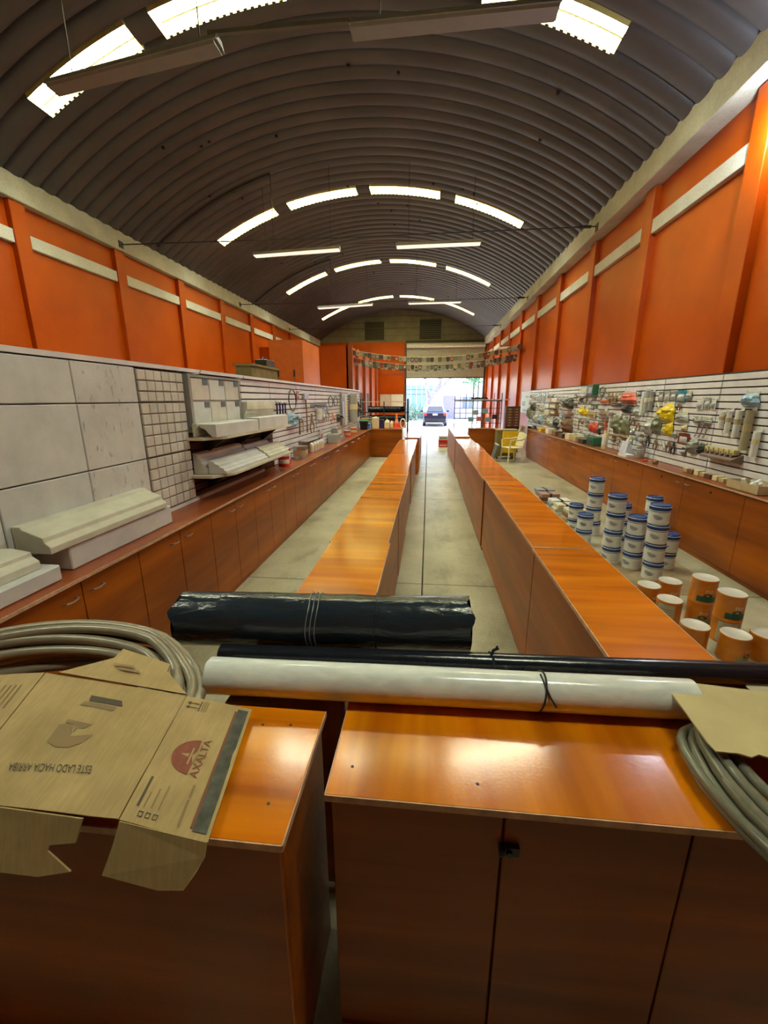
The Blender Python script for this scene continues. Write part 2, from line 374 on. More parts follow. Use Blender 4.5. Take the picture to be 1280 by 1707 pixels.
# ================================================================ ROOF FITTINGS
def fixture_set(y, yl, lab, lit):
    z = 5.3
    for (x0, x1, ya, yb, side) in ((-4.44, -2.2, yl, y+.03, 'left'), (-.85, 1.12, y, y-.03, 'right')):
        t = thing('batten_light', '%s hanging batten light, %s one of its pair' % (lab, side), 'light fixture', ((x0+x1)/2, (ya+yb)/2, z), 'batten lights under the vault')
        def P(s, dy, dz): return (x0+(x1-x0)*s, ya+(yb-ya)*s+dy, z+dz)
        m = MB(); pr = [(-.11, -.02), (-.06, .05), (.06, .05), (.11, -.02), (.1, -.025), (.055, .0), (-.055, .0), (-.1, -.025)]
        m.add([P(s, a, b) for s in (0, 1) for a, b in pr], [(i, (i+1) % 8, 8+(i+1) % 8, 8+i) for i in range(8)] + [tuple(range(8)), tuple(range(15, 7, -1))])
        m.build('housing', lamp_grey if lit else plain('housing_shaded', (.22, .2, .21), .5), t)  # nearest pair: shade on the housing put into a darker colour
        MB().add([P(s, a, b) for s in (.01, .99) for a, b in ((-.1, -.024), (.1, -.024), (.085, -.045), (-.085, -.045))], [(0, 1, 5, 4), (1, 2, 6, 5), (2, 3, 7, 6), (3, 0, 4, 7), (0, 1, 2, 3), (7, 6, 5, 4)]).build('diffuser', emit('diffuser_lit', (1, .92, .78), .55) if lit else plain('diffuser_shaded', (.20, .185, .20), .5, var=.05), t)  # unlit nearest diffuser darkened too, underside shade put into its colour
        for s in (.15, .9):
            p = Vector(P(s, 0, .05)); zt = ZC+math.sqrt(RAD**2-(p.x-CX)**2)
            MB().tube([p, (p.x, p.y, zt)], .006, 6).build('suspension_rod', dark_metal, t)
    tag(MB().box(-2.3, -.8, y-.02, y+.02, z+.05, z+.085).build('cable_rail', plain('rail_brown', (.10, .085, .08), .6)), 'thin rail joining the two %s batten lights' % lab, 'rail')
fixture_set(5.17, 5.6, 'nearest', 0); fixture_set(11.28, 11.55, 'second', 1); fixture_set(17.45, 17.95, 'farthest', 1)
for k, (yy, dz) in enumerate(((4.2, 0), (10.08, 0), (16.3, 0), (22, 0))):
    t = thing('tie_rod', 'thin dark steel tie rod across the hall, %s from the camera' % ORD[k], 'tie rod', (CX, yy, 5.14), 'tie rods between the wall beams')
    MB().tube([(-6.92, yy-.06, 5.14), (CX, yy, 5.12), (3.32, yy+.06, 5.16)], .012, 6).build('rod', dark_metal, t)
    MB().tube([(2.95, yy+.05, 5.157), (3.18, yy+.06, 5.16)], .03, 8).build('turnbuckle', dark_metal, t)
    for x in (-6.9, 3.3): box(x-.012, x+.012, yy-.07+(.06 if x > 0 else -.06), yy+.07+(.06 if x > 0 else -.06), 5.07, 5.21).build('anchor_plate', dark_metal, t)
for k, yy in enumerate((11.0, 17.2)):
    pts = [arc_pt(math.radians(a), yy, -.03) for a in range(-35, -11, 2)]
    t = thing('conduit_pipe', 'dark conduit climbing the left of the vault to the %s batten light' % ('second' if k == 0 else 'farthest'), 'pipe', tuple(pts[0]), 'conduits on the roof')
    MB().tube(pts, .022, 6).build('pipe', dark_metal, t, smooth=True)
    p = pts[-1]; MB().tube([p, (p.x, p.y, 5.36)], .01, 6).build('drop', dark_metal, t)
# wall lamp high on the right wall, at the edge of the frame
t = thing('wall_lamp', 'bright white bulb lamp high on the right orange wall', 'lamp', (3.40, 5.50, 4.62))
MB().tube([(3.58, 5.44, 4.66), (3.47, 5.44, 4.66)], .05, 12).build('wall_plate', lamp_grey, t, smooth=True)
MB().tube([(3.47, 5.44, 4.66), (3.40, 5.44, 4.67), (3.37, 5.44, 4.64)], .014, 8).build('bracket', dark_metal, t, smooth=True)
MB().lathe([(.022, .06), (.03, .03), (.03, 0), (.022, -.006)], 14, (3.37, 5.44, 4.60)).build('socket', dark_metal, t, smooth=True)
MB().lathe([(.02, 0), (.045, -.03), (.058, -.07), (.05, -.11), (.025, -.135), (.004, -.14)], 16, (3.37, 5.44, 4.60)).build('bulb', emit('lamp_bulb', (.85, .93, 1), 60), t, smooth=True)
ld = bpy.data.lights.new('bulb_light', 'POINT'); ld.shadow_soft_size = .06; ld.energy = LAMP_E; ld.color = (.78, .89, 1.0)
lo = bpy.data.objects.new('bulb_light', ld); COL.objects.link(lo); lo.location = (3.30-3.40, 5.44-5.50, 4.52-4.62); lo.parent = t

# ================================================================ LEFT ROOM AND PARTITION
wr = struct(MB().box(-3.4, -3.2, 18.2, Y1, 0, 3.9).box(XL, -3.2, 18.2, 18.4, 0, 3.9).build('wall_room', orange))
for yy in (19.4, 21.6, 24.0, 26.4):
    box(-3.21, -3.08, yy-.14, yy+.14, 0, 3.9).build('pilaster', orange_dark, wr)
box(-3.32, -3.14, 18.14, 18.3, 0, 3.95).build('corner_post', orange_dark, wr)
for a, b in ((20.1, 21.0), (22.3, 23.3)): box(-3.24, -3.17, a, b, 0, 2.1).build('doorway', plain('doorway_shade', (.05, .02, .014), .8), wr)  # dark panels on the wall, shade of the openings painted in
t = thing('plywood_tower', 'tall orange plywood box standing behind the white slat partition', 'enclosure', (-3.75, 12.3, 0))
MB().box(-4.2, -3.3, 11.5, 11.54, 0, 3.3).build('front_panel', plain('orange_board_shaded', (.45, .085, .006), .5), t)  # darker copy of the side board colour, shaded face painted in
MB().box(-3.34, -3.3, 11.54, 13.3, 0, 3.3).build('side_panel', orange_ply, t); MB().box(-4.2, -4.16, 11.54, 13.3, 0, 3.3).build('side_panel', orange_ply, t)
MB().box(-4.2, -3.3, 13.26, 13.3, 0, 3.3).build('back_panel', orange_ply, t); MB().box(-4.16, -3.34, 11.54, 13.26, 3.24, 3.28).build('roof_panel', orange_ply, t)
for x in (-3.98, -3.55): MB().box(x-.02, x+.02, 11.48, 11.5, 2.38, 2.56).build('hinge', dark_metal, t)
# partition
wp = struct(box(-2.26, -2.164, .3, 13.3, 0, 2.03).build('wall_partition', slat_gap)); wp['label'] = 'white slatted display partition along the left counter'
box(-2.28, -2.1, .3, 13.3, 2.035, 2.065).build('top_cap', white_slat, wp)
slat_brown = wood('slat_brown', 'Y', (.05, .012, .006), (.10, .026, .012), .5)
def slats(parent, x0, x1, ys, zs, h, pick):
    cache = {}
    for i in range(len(ys)-1):
        for j, z in enumerate(zs):
            mt = pick(i, j); key = (round(ys[i+1]-ys[i], 3), mt.name)
            if key not in cache:
                o = MB().box(x0, x1, .009, ys[i+1]-ys[i]-.009, 0, h).build('slat', mt, parent, bevel=.003, local=True); cache[key] = o
            else: o = clone(cache[key], parent)
            o.location = (0, ys[i], z)
zsl = [.905+.0755*k for k in range(15)]
ysl = [3.0, 3.62, 4.83, 5.75, 6.95, 8.15, 9.35, 10.55, 11.75, 13.3]
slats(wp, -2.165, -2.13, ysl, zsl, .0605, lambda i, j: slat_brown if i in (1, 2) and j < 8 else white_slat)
box(-2.165, -2.135, .3, 3.0, .9, 2.03).build('backing_sheet', foam_w, wp)
# right slat panel
wsr = struct(box(3.452, 3.468, 2.2, 15.5, .905, 2.09).build('wall_slat_panel', slat_gap)); wsr['label'] = 'white slatted display panel along the right wall'
ysr = [2.3, 3.1, 4.34, 5.57, 6.83, 8.09, 9.31, 10.52, 11.61, 13.03, 14.1, 15.4]
slats(wsr, 3.42, 3.4525, ysr, [.905+.0785*k for k in range(15)], .0635, lambda i, j: white_slat)

# ---- foam boards, tile sheet, display frame
gr = 'white foam boards on the partition'
names = {(0, 0): 'bottom left', (0, 1): 'middle left', (0, 2): 'top left', (1, 0): 'lower', (1, 1): 'middle', (1, 2): 'top', (2, 0): 'lower', (2, 1): 'middle', (2, 2): 'upper'}
cols = [(1.24, 1.83), (1.83, 2.43), (2.43, 3.0)]; rz = [(.9, 1.37), (1.37, 1.78), (1.78, 2.03)]
cn = ['at the left edge of the view', 'left of the scratched ones', 'with grey scratches beside the tile sheet']
for i, (a, b) in enumerate(cols):
    for j, (c, d) in enumerate(rz):
        o = box(-2.135, -2.1, a+.004, b-.004, c+.003, d-.005).build('foam_board', foam_m if i == 2 else foam_w, bevel=.004)
        tag(o, '%s white foam board %s' % (['lower', 'middle', 'upper'][j], cn[i]), 'foam board', gr)
t = thing('tile_sheet', 'white foam sheet embossed with small square tiles', 'tile sheet', (-2.1, 3.3, .93))
for (c, d, nr) in ((.935, 1.37, 5), (1.37, 1.78, 5), (1.78, 2.02, 3)):
    bd = box(-2.13, -2.105, 3.01, 3.6, c+.004, d-.004).build('board', plain('tile_joint', (.30, .25, .2), .8), t)
    w = .59/6; h = (d-c-.008)/nr
    pr = None
    for p in range(6):
        for q in range(nr):
            if pr is None: pr = MB().box(-2.108, -2.092, 3.01+.004, 3.01+w-.004, c+.004+.004, c+.004+h-.004).build('tile', foam_t, bd, bevel=.004)
            else: clone(pr, bd, (random.uniform(-.002, .002), p*w, q*h))
t = thing('sample_board', 'framed board of six foam tile samples with grey tags', 'sample board', (-2.08, 4.15, 1.58))
fr = plain('frame_grey', (.30, .29, .27), .5)
box(-2.115, -2.09, 3.66, 4.66, 1.58, 2.0).build('back_panel', plain('board_pale', (.5, .5, .48), .7), t)
MB().box(-2.12, -2.06, 3.63, 3.67, 1.56, 2.02).box(-2.12, -2.07, 4.65, 4.68, 1.58, 2.0).box(-2.12, -2.07, 3.66, 4.66, 1.995, 2.015).build('frame', fr, t)
for i in range(3):
    for j in range(2):
        y0 = 3.69+i*.325; z0 = 1.59+j*.205
        sm = box(-2.092, -2.075, y0, y0+.31, z0, z0+.19).build('foam_sample', foam_t if (i+j) % 2 else foam_w, t, bevel=.004)
        box(-2.077, -2.07, y0+.2, y0+.29, z0+.14, z0+.19).build('tag', plain('tag_slate', (.12, .15, .17), .6), sm)
for y0 in (3.75, 4.66): MB().tube([(-2.1, y0, 2.02), (-2.02, y0, 2.02), (-2.0, y0, 2.05)], .004, 5).build('hook', steel, t)
# shelves
def shelf(z, y0, y1, xf, lab):
    t = thing('wall_shelf', lab, 'shelf', (-1.98, (y0+y1)/2, z), 'shelves on the partition')
    MB().prism([(-2.13, y0, z), (xf-.12, y0, z), (xf, y0+.22, z), (xf, y1, z), (-2.13, y1, z)], (0, 0, .022)).build('board', plain('shelf_cream', (.62, .55, .42), .5), t)
    for yy in (y0+.35, (y0+y1)/2, y1-.3): MB().prism([(-2.13, yy, z), (-1.9, yy, z), (-2.13, yy, z-.16)], (0, .018, 0)).build('bracket', dark_metal, t)
shelf(1.452, 3.56, 5.65, -1.83, 'upper cream shelf holding foam mouldings')
shelf(1.118, 3.56, 5.5, -1.78, 'lower cream shelf holding foam mouldings')
def crown(w, h, flip=False, steps=False):
    if steps: p = [(0, 0), (w, 0), (w, h*.25), (w*.86, h*.32), (w*.84, h*.45), (w*.62, h*.55), (w*.6, h*.7), (w*.35, h*.78), (w*.33, h*.92), (.12*w, h), (0, h)]
    else: p = [(0, 0), (w*.3, 0), (w*.34, h*.15), (w*.5, h*.28), (w*.6, h*.5), (w*.78, h*.66), (w*.95, h*.72), (w, h*.85), (w, h), (0, h)]
    if flip: p = [(w-a, b) for a, b in reversed(p)]
    return p
def moulding(label, x, z, y0, y1, prof, mat, rot=0, dark_end=False):
    m = MB(); c, s = math.cos(rot), math.sin(rot)
    m.prism([(x+a*c-b*s, y0, z+a*s+b*c) for a, b in prof], (0, y1-y0, 0))
    o = m.build('foam_moulding', mat, bevel=.003); return tag(o, label, 'moulding', 'foam cornice mouldings')
zz = 1.476
moulding('foam cornice at the front left of the upper shelf', -2.0, zz, 3.62, 4.58, crown(.15, .115, True), foam_w)
moulding('foam cornice behind the front left one on the upper shelf', -2.058, zz, 3.6, 4.55, crown(.05, .12), foam_y)
moulding('foam cornice block at the front right of the upper shelf', -2.0, zz, 4.62, 5.6, crown(.15, .13, True), foam_w)
moulding('tall cream foam cornice leaning at the back of the upper shelf', -2.11, zz, 4.70, 5.6, crown(.1, .3), foam_y)
zz = 1.142
moulding('stepped foam cornice at the front left of the lower shelf', -1.98, zz, 3.66, 4.7, crown(.17, .12, False, True), foam_w)
moulding('stepped foam cornice at the back left of the lower shelf', -2.11, zz, 3.64, 4.6, crown(.12, .19, False, True), foam_t)
moulding('flat foam moulding at the front right of the lower shelf', -1.98, zz, 4.74, 5.44, crown(.17, .13, False, True), foam_y)
moulding('foam moulding at the back right of the lower shelf', -2.11, zz, 4.66, 5.4, crown(.12, .16, False, True), foam_w)
# near mouldings on the counter
tag(box(-2.097, -1.91, 1.98, 2.92, .9005, 1.035).build('foam_block', foam_w, bevel=.006), 'long white foam block under the cream moulding on the left counter', 'foam block')
moulding('long cream foam moulding lying on the white foam block', -2.097, 1.036, 1.86, 2.86, [(0, 0), (.2, 0), (.2, .035), (.17, .06), (.165, .085), (.06, .125), (.05, .14), (0, .14)], foam_y)
tag(box(-2.097, -1.86, 1.0, 1.86, .9005, .985).build('foam_block', foam_w, bevel=.008), 'low white foam slab at the left edge of the view', 'foam block')
moulding('short cream moulding on the low slab at the left edge', -2.097, .986, 1.0, 1.8, [(0, 0), (.19, 0), (.19, .04), (.155, .062), (.15, .085), (.05, .1), (0, .1)], foam_y)

# ================================================================ COUNTERS
def handle(m, p, d):                              # small pull: bar along y on a face looking along d (x)
    x, y, z = p
    return m.tube([(x, y-.045, z), (x+d*.022, y-.04, z), (x+d*.026, y, z-.004), (x+d*.022, y+.04, z), (x, y+.045, z)], .005, 6)
def counter_unit(name, label, x0, x1, y0, y1, h, side, group, doors=2, top=None, lockspots=False, hz=.8, seams=True):
    """base cabinet; side = '+x', '-x' or '-y' is the face with the doors"""
    t = thing(name, label, 'cabinet', ((x0+x1)/2, (y0+y1)/2, 0), group)
    th = .018; zt = h-(.02 if top else 0)
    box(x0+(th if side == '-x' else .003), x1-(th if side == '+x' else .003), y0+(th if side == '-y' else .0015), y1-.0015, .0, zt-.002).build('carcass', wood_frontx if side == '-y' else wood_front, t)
    if side == '-y':
        n = doors; w = (x1-x0)/n
        for k in range(n):
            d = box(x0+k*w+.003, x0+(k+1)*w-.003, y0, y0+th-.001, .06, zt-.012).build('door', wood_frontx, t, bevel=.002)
    else:
        n = doors; w = (y1-y0)/n; xa, xb = (x1-th+.001, x1) if side == '+x' else (x0, x0+th-.001)
        s = 1 if side == '+x' else -1; xf = x1 if side == '+x' else x0
        for k in range(n):
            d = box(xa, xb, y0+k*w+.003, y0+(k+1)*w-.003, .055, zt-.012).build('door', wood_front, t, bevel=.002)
            if hz:
                yy = y0+(k+1)*w-.09 if k % 2 == 0 else y0+k*w+.09
                handle(MB(), (xf, yy, hz), s).build('handle', steel, d, smooth=True)
            if lockspots:
                MB().tube([(xf, y0+(k+.5)*w, hz-.005), (xf+s*.008, y0+(k+.5)*w, hz-.005)], .014, 8).build('lock', dark_metal, d)
    if top:
        ox0, ox1, oy0, oy1 = top
        tp = box(x0-ox0, x1+ox1, y0-oy0, y1+oy1, h-.02, h).build('top', wood_x, t, bevel=.002)
        e = MB(); a, b, c, d2 = x0-ox0, x1+ox1, y0-oy0, y1+oy1
        e.box(a-.002, a+.001, c, d2, h-.019, h-.0008).box(b-.001, b+.002, c, d2, h-.019, h-.0008).box(a, b, c-.002, c+.001, h-.019, h-.0008)
        e.build('edge_band', wood_edge, tp)
    return t
# left wall counter
yb = [.52+.9275*k for k in range(15)]
for k in range(14):
    counter_unit('counter_cabinet', 'left counter cabinet, %s from the far end' % ORD[13-k], -2.127, -1.815, yb[k], yb[k+1], .88, '+x', 'cabinets under the left counter', 2)
t = thing('worktop', 'long reddish wooden worktop of the left counter', 'worktop', (-1.98, 7, .88))
box(-2.127, -1.79, .3, 13.52, .881, .9).build('board', wood_red, t, bevel=.002); box(-1.79, -1.787, .3, 13.52, .882, .8985).build('edge_band', wood_edge, t)
MB().box(-2.13, -2.1, 3.02, 5.3, .9005, .93).build('trim_strip', white_pl, t)
counter_unit('counter_cabinet', 'cross cabinet closing the far end of the left aisle', -1.81, -.80, 13.56, 13.93, .9, '-y', None, 1, (.38, 0, .01, 0))
# right wall counter
yr = [2.35, 4.42, 6.48, 8.42, 10.45, 12.45, 13.95]
for k in range(6):
    counter_unit('counter_cabinet', 'right wall counter cabinet, %s from the camera' % ORD[k], 3.13, 3.415, yr[k], yr[k+1], .88, '-x', 'cabinets under the right counter', 2, None, True, .8)
t = thing('worktop', 'long wooden worktop of the right wall counter', 'worktop', (3.28, 8, .88))
box(3.10, 3.418, 2.3, 13.98, .881, .9).build('board', wood_red, t, bevel=.002); box(3.097, 3.10, 2.3, 13.98, .882, .8985).build('edge_band', wood_edge, t)
counter_unit('counter_cabinet', 'cross cabinet closing the far end of the right aisle', 1.30, 2.22, 14.0, 14.37, .9, '-y', None, 1, (0, 0, .01, 0))
# islands
gi = 'island counters down the middle'
isl_r = [(1.19, 2.59, 0, 0), (2.594, 5.03, .0, .004), (5.034, 7.85, -.012, -.002), (7.854, 9.2, .0, .002), (9.24, 10.8, .008, -.035), (10.84, 14.9, .0, .0)]
for k, (a, b, dx, dz) in enumerate(isl_r):
    t = counter_unit('island_counter', 'right island counter unit, %s from the camera' % ORD[k], .685+dx, 1.03+dx, a, b, .9+dz, '-x', gi, 1, (.015, .012, 0, 0), hz=0)
isl_l = [(1.19, 2.598, 0, 0), (2.602, 4.0, -.012, -.002), (4.004, 5.42, -.008, .003), (5.424, 7.1, -.02, 0), (7.104, 9.87, -.01, .002), (10.38, 14.5, .05, .01)]
for k, (a, b, dx, dz) in enumerate(isl_l):
    t = counter_unit('island_counter', 'left island counter unit, %s from the camera' % ORD[k], -.60+dx, -.255+dx, a, b, .9+dz, '+x', gi, 1, (.012, .028, 0, 0), hz=0)
# front cabinets
t = counter_unit('front_cabinet', 'near wooden cabinet under the silver roll, front door fitted with a lock', -.215, 1.445, .80, 1.165, .9, '-y', 'front cabinets nearest the camera', 4, (.006, 0, .022, .005), hz=0)
for c in list(t.children):
    if c.name.startswith('top'): c.data.materials[0] = wood_y
d = [c for c in t.children if c.name.startswith('door')][0]
m = MB().box(.205, .238, .786, .80, .755, .78); m.tube([(.202, .79, .768), (.192, .79, .768)], .014, 8); m.tube([(.214, .786, .768), (.214, .778, .768)], .007, 8); m.build('lock', dark_metal, d)
t = counter_unit('front_cabinet', 'near wooden cabinet under the flattened cardboard box', -1.7, -.295, .675, 1.045, .9, '-y', 'front cabinets nearest the camera', 1, (.0, .012, .022, .005), hz=0)

for (tx, pts) in ((0, ((-.17, .862), (.14, .842))), (1, ((-.345, .742), (-.37, .985), (-.45, .978)))):
    root = [o for o in bpy.data.objects if o.name.startswith('front_cabinet') and o.parent is None][tx]
    tp = [c for c in root.children if c.name.startswith('top')][0]
    for (x, y) in pts: MB().lathe([(.0042, -.002), (.0042, .0005), (.002, .0007)], 10, (x, y, .9)).build('screw', plain('screw_brown', (.06, .025, .012), .7), tp)

# ================================================================ FOREGROUND
def roll(name, label, a, b, r, mat, wob=.004, seed=0, ragged=0, flat=0):
    a, b = Vector(a), Vector(b); d = (b-a); L = d.length; d.normalize(); u = d.cross(Vector((0, 0, 1))).normalized(); w = u.cross(d).normalized()
    t = thing(name, label, 'roll', tuple((a+b)/2-Vector((0, 0, r))))
    N, K = 60, 36; V = []
    for i in range(N+1):
        for k in range(K):
            th = 2*math.pi*k/K; s = i/N
            q = noise.noise(Vector((s*L*3+seed, math.cos(th)*1.2, math.sin(th)*1.2)))*wob + noise.noise(Vector((s*L*14+seed, math.cos(th)*4, math.sin(th)*4)))*wob*.35
            if flat and math.cos(th) < -.5: q *= .2
            rr = r+q; e = 0
            if ragged and i in (0, N): e = ragged*noise.noise(Vector((th*1.7+seed, i, seed)))
            V.append(a+d*(s*L+e)+(u*math.sin(th)+w*math.cos(th))*rr)
    F = [(i*K+k, i*K+(k+1) % K, (i+1)*K+(k+1) % K, (i+1)*K+k) for i in range(N) for k in range(K)]
    m = MB().add(V, F)
    m.build('wrap', mat, t, smooth=True)
    for end, sg in ((a, -1), (b, 1)):                 # spiral end with a hollow core
        m = MB(); R_ = r*.97; ring = []
        for rr, off in ((R_, 0), (R_*.8, -.006), (R_*.6, -.002), (R_*.4, -.01), (R_*.38, -.06)):
            ring.append([end+d*sg*(off)+(u*math.sin(2*math.pi*k/K)+w*math.cos(2*math.pi*k/K))*rr for k in range(K)])
        V = [p for q in ring for p in q]; m.add(V, [(i*K+k, i*K+(k+1) % K, (i+1)*K+(k+1) % K, (i+1)*K+k) for i in range(4) for k in range(K)] + [tuple(range(4*K, 5*K))])
        m.build('roll_end', mat, t, smooth=True)
    return t, (a, d, u, w, L)
def film(name, col, rough, bmp=.3, sc=14):
    m, n, l, bs = nodes(name); bs.inputs['Base Color'].default_value = (*col, 1)
    f = tex_noise(n, l, pos_map(n, l, (1, 2.5, 2.5)), sc, 4, .5, .6)
    l.new(ramp(n, l, f, [(.3, tuple(c*.8 for c in col)), (.7, col)]), bs.inputs['Base Color'])
    bs.inputs['Roughness'].default_value = rough; bump(n, l, bs, f, bmp, .006); return m
blk = film('black_film', (.02, .028, .038), .18, .6); blk2 = film('black_film_smooth', (.012, .014, .02), .2, .12); clr = film('silver_film', (.80, .82, .77), .15, .12)
t, q = roll('plastic_roll', 'thick black plastic roll with creased ends across the left island', (-.905, 1.375, .998), (.165, 1.425, 1.004), .1, blk, .007, 3, .035, 1)
a, d, u, w, L = q
for s in (.46, .475, .49, .685):
    MB().tube([a+d*(s*L+.004*math.sin(3*th))+(u*math.sin(th)+w*math.cos(th))*.1055 for th in [2*math.pi*k/24 for k in range(24)]], .0016, 5, closed=True).build('tie', plain('tape_pale', (.2, .22, .23), .3) if s < .6 else blk, t)
t, q = roll('plastic_roll', 'long thin black plastic roll behind the silver roll', (-.70, 1.245, .938), (1.55, 1.325, .938), .037, blk2, .0015, 9, .004)
a, d, u, w, L = q
m = MB().tube([a+d*(.93+.004*math.sin(2*th))+(u*math.sin(th)+w*math.cos(th))*.0385 for th in [2*math.pi*k/20 for k in range(20)]], .004, 5, closed=True)
m.tube([a+d*.93+w*.038, a+d*.935+w*.053, a+d*.95+w*.061, a+d*.945+w*.067], .005, 6); m.build('tie', blk, t)
t, q = roll('plastic_roll', 'pale silver plastic film roll tied with a thin dark cord', (-.665, 1.105, .958), (.78, 1.135, .958), .056, clr, .0012, 5, .004)
a, d, u, w, L = q
c0 = L*.70
m = MB().tube([a+d*(c0+.012*math.cos(th))+(u*math.sin(th)+w*math.cos(th))*.0585 for th in [2*math.pi*k/24 for k in range(24)]], .0028, 5, closed=True)
m.tube([a+d*(c0+.0)+w*.0585+u*.0, a+d*(c0+.006)+w*.045+u*.04, a+d*(c0+.018)+w*.02+u*.058, a+d*(c0+.034)-w*.005+u*.061], .0028, 5); m.build('cord', plain('cord_dark', (.02, .018, .016), .6), t)

def coil(name, label, cx, cy, z0, layers, r, mat, seed, sq=1.0, ylow=0):
    rnd = random.Random(seed); pts = []
    for li, (R_, z) in enumerate(layers):
        ph = rnd.uniform(0, 6); ex = rnd.uniform(-.015, .015); ey = rnd.uniform(-.015, .015)
        N = 48
        for k in range(N):
            th = 2*math.pi*k/N+.6; nxt = layers[min(li+1, len(layers)-1)]; s = max(0, (k-N*.8)/(N*.2))
            rr = R_*(1-s)+nxt[0]*s; zz = z*(1-s)+nxt[1]*s
            px = cx+ex*(1-s)+(rr+.008*math.sin(3*th+ph))*math.cos(th); py = cy+ey*(1-s)+(rr+.008*math.sin(2*th+ph))*math.sin(th)*sq
            lift = min(1, max(0, (py-ylow)/.22))*min(1, max(.25, (-.60-px)/.3)) if ylow else 1
            if not ylow and py > cy: py = cy+.2*math.tanh((py-cy)/.2)
            pts.append((px, py, z0+r+(zz-r+.004*math.sin(2*th+ph))*lift))
    o = MB().tube(pts, r, 10).build(name, mat, smooth=True)
    return tag(o, label, 'hose')
hose_m = film('hose_grey', (.30, .25, .17), .28, .1); hose_r = film('hose_clear', (.19, .18, .13), .2, .1)
lay = [(.45, .017), (.414, .017), (.378, .019), (.34, .017), (.36, .047), (.396, .048), (.432, .049), (.455, .05), (.415, .078), (.38, .078), (.345, .078), (.39, .103), (.43, .10), (.46, .085), (.47, .112), (.44, .13), (.41, .125)]
coil('garden_hose', 'coil of thick grey beige hose under the flattened cardboard', -1.135, .98, .9, lay, .0165, hose_m, 1, .58, .76)
lay = [(.475, .013), (.449, .013), (.423, .013), (.397, .014), (.41, .037), (.436, .038), (.462, .038), (.48, .039), (.465, .062), (.44, .062), (.415, .062), (.385, .062)]
coil('garden_hose', 'coil of clear grey hose at the right edge under a card', 1.14, .87, .9, lay, .0125, hose_r, 2)

def bil(P, u, v):
    a, b, c, d = [Vector(p) for p in P]; return a*(1-u)*(1-v)+b*u*(1-v)+c*u*v+d*(1-u)*v
def nrm(P, u, v):
    e = .01; return (bil(P, u+e, v)-bil(P, u, v)).cross(bil(P, u, v+e)-bil(P, u, v)).normalized()
def panel(parent, name, P, wav=.002, nu=14, nv=12, th=.004, cut=None):
    m = MB(); V = []
    for s in (0, 1):
        for j in range(nv+1):
            for i in range(nu+1):
                u, v = i/nu, j/nv; p = bil(P, u, v); n = nrm(P, u, v); n = n if n.z > 0 or abs(n.z) < .2 else -n
                h = wav*noise.noise(Vector((p.x*9, p.y*9, 2))); V.append(p+n*(h-th*s))
    K = (nu+1)*(nv+1); F = []
    for j in range(nv):
        for i in range(nu):
            a = j*(nu+1)+i; F += [(a, a+1, a+nu+2, a+nu+1), (K+a, K+a+nu+1, K+a+nu+2, K+a+1)]
    for i in range(nu): F += [(i, K+i, K+i+1, i+1), (nv*(nu+1)+i, nv*(nu+1)+i+1, K+nv*(nu+1)+i+1, K+nv*(nu+1)+i)]
    for j in range(nv): a = j*(nu+1); b = a+nu+1; F += [(a, b, K+b, K+a), (a+nu, K+a+nu, K+b+nu, b+nu)]
    return m.add(V, F).build(name, card, parent, smooth=True)
def printed(parent, P, V, F, mat, name='printed_mark', wav=.002):
    out = []
    for (u, v) in V:
        p = bil(P, u, v); n = nrm(P, u, v); n = n if n.z > 0 else -n
        out.append(p+n*(.0016+wav*noise.noise(Vector((p.x*9, p.y*9, 2)))))
    return MB().add(out, F).build(name, mat, parent)
def print_text(parent, P, txt, c, ex, ey, mat):
    v, f = text_mesh(txt); w = max(p.x for p in v)-min(p.x for p in v); hmax = max(p.y for p in v)-min(p.y for p in v)
    return printed(parent, P, [(c[0]+ex[0]*p.x/w+ey[0]*p.y/hmax, c[1]+ex[1]*p.x/w+ey[1]*p.y/hmax) for p in v], f, mat, 'printed_text')
def print_poly(parent, P, poly, mat): return printed(parent, P, poly, [tuple(range(len(poly)))], mat)
def rectp(u0, u1, v0, v1): return [(u0, v0), (u1, v0), (u1, v1), (u0, v1)]
t = thing('cardboard_box', 'flattened brown cardboard box with printed marks spread over the left cabinet', 'cardboard', (-.8, .8, .9))
MP = [(-1.091, .971, 1.032), (-.663, .966, .99), (-.638, .647, .935), (-1.045, .645, .945)]
mp_ = panel(t, 'main_panel', MP, .004)
RP = [(-.661, .966, .99), (-.491, 1.005, .927), (-.432, .632, .917), (-.634, .645, .935)]
rp_ = panel(t, 'side_panel', RP, .003)
panel(t, 'side_panel', [(-1.45, .86, 1.06), (-1.095, .971, 1.032), (-1.049, .645, .945), (-1.36, .60, 1.0)], .003)
def flap(name, poly, th=.004):
    a, b, c = (Vector(p) for p in poly[:3]); n = (b-a).cross(c-a).normalized(); n = n if n.y < 0 or n.z > .5 else -n
    m = MB(); cen = sum((Vector(p) for p in poly), Vector())/len(poly); k = len(poly); P = [Vector(p) for p in poly]
    m.add(P+[p-n*th for p in P], [tuple(range(k)), tuple(range(2*k-1, k-1, -1))]+[(i, k+i, k+(i+1) % k, (i+1) % k) for i in range(k)])
    return m.build(name, card, t)
flap('top_flap', [(-1.057, .978, 1.031), (-.665, .973, .99), (-.767, 1.046, 1.006), (-.776, 1.076, 1.01), (-.954, 1.111, 1.03), (-.952, 1.068, 1.026)])
flap('front_flap', [(x, .60+(z-.812)*.326, z) for x, z in ((-1.045, .944), (-.715, .934), (-.728, .886), (-.787, .876), (-.791, .864), (-.735, .829), (-.81, .812), (-.98, .812))])
flap('front_flap', [(-.632, .642, .934), (-.434, .631, .916), (-.438, .622, .886), (-.643, .623, .886)])
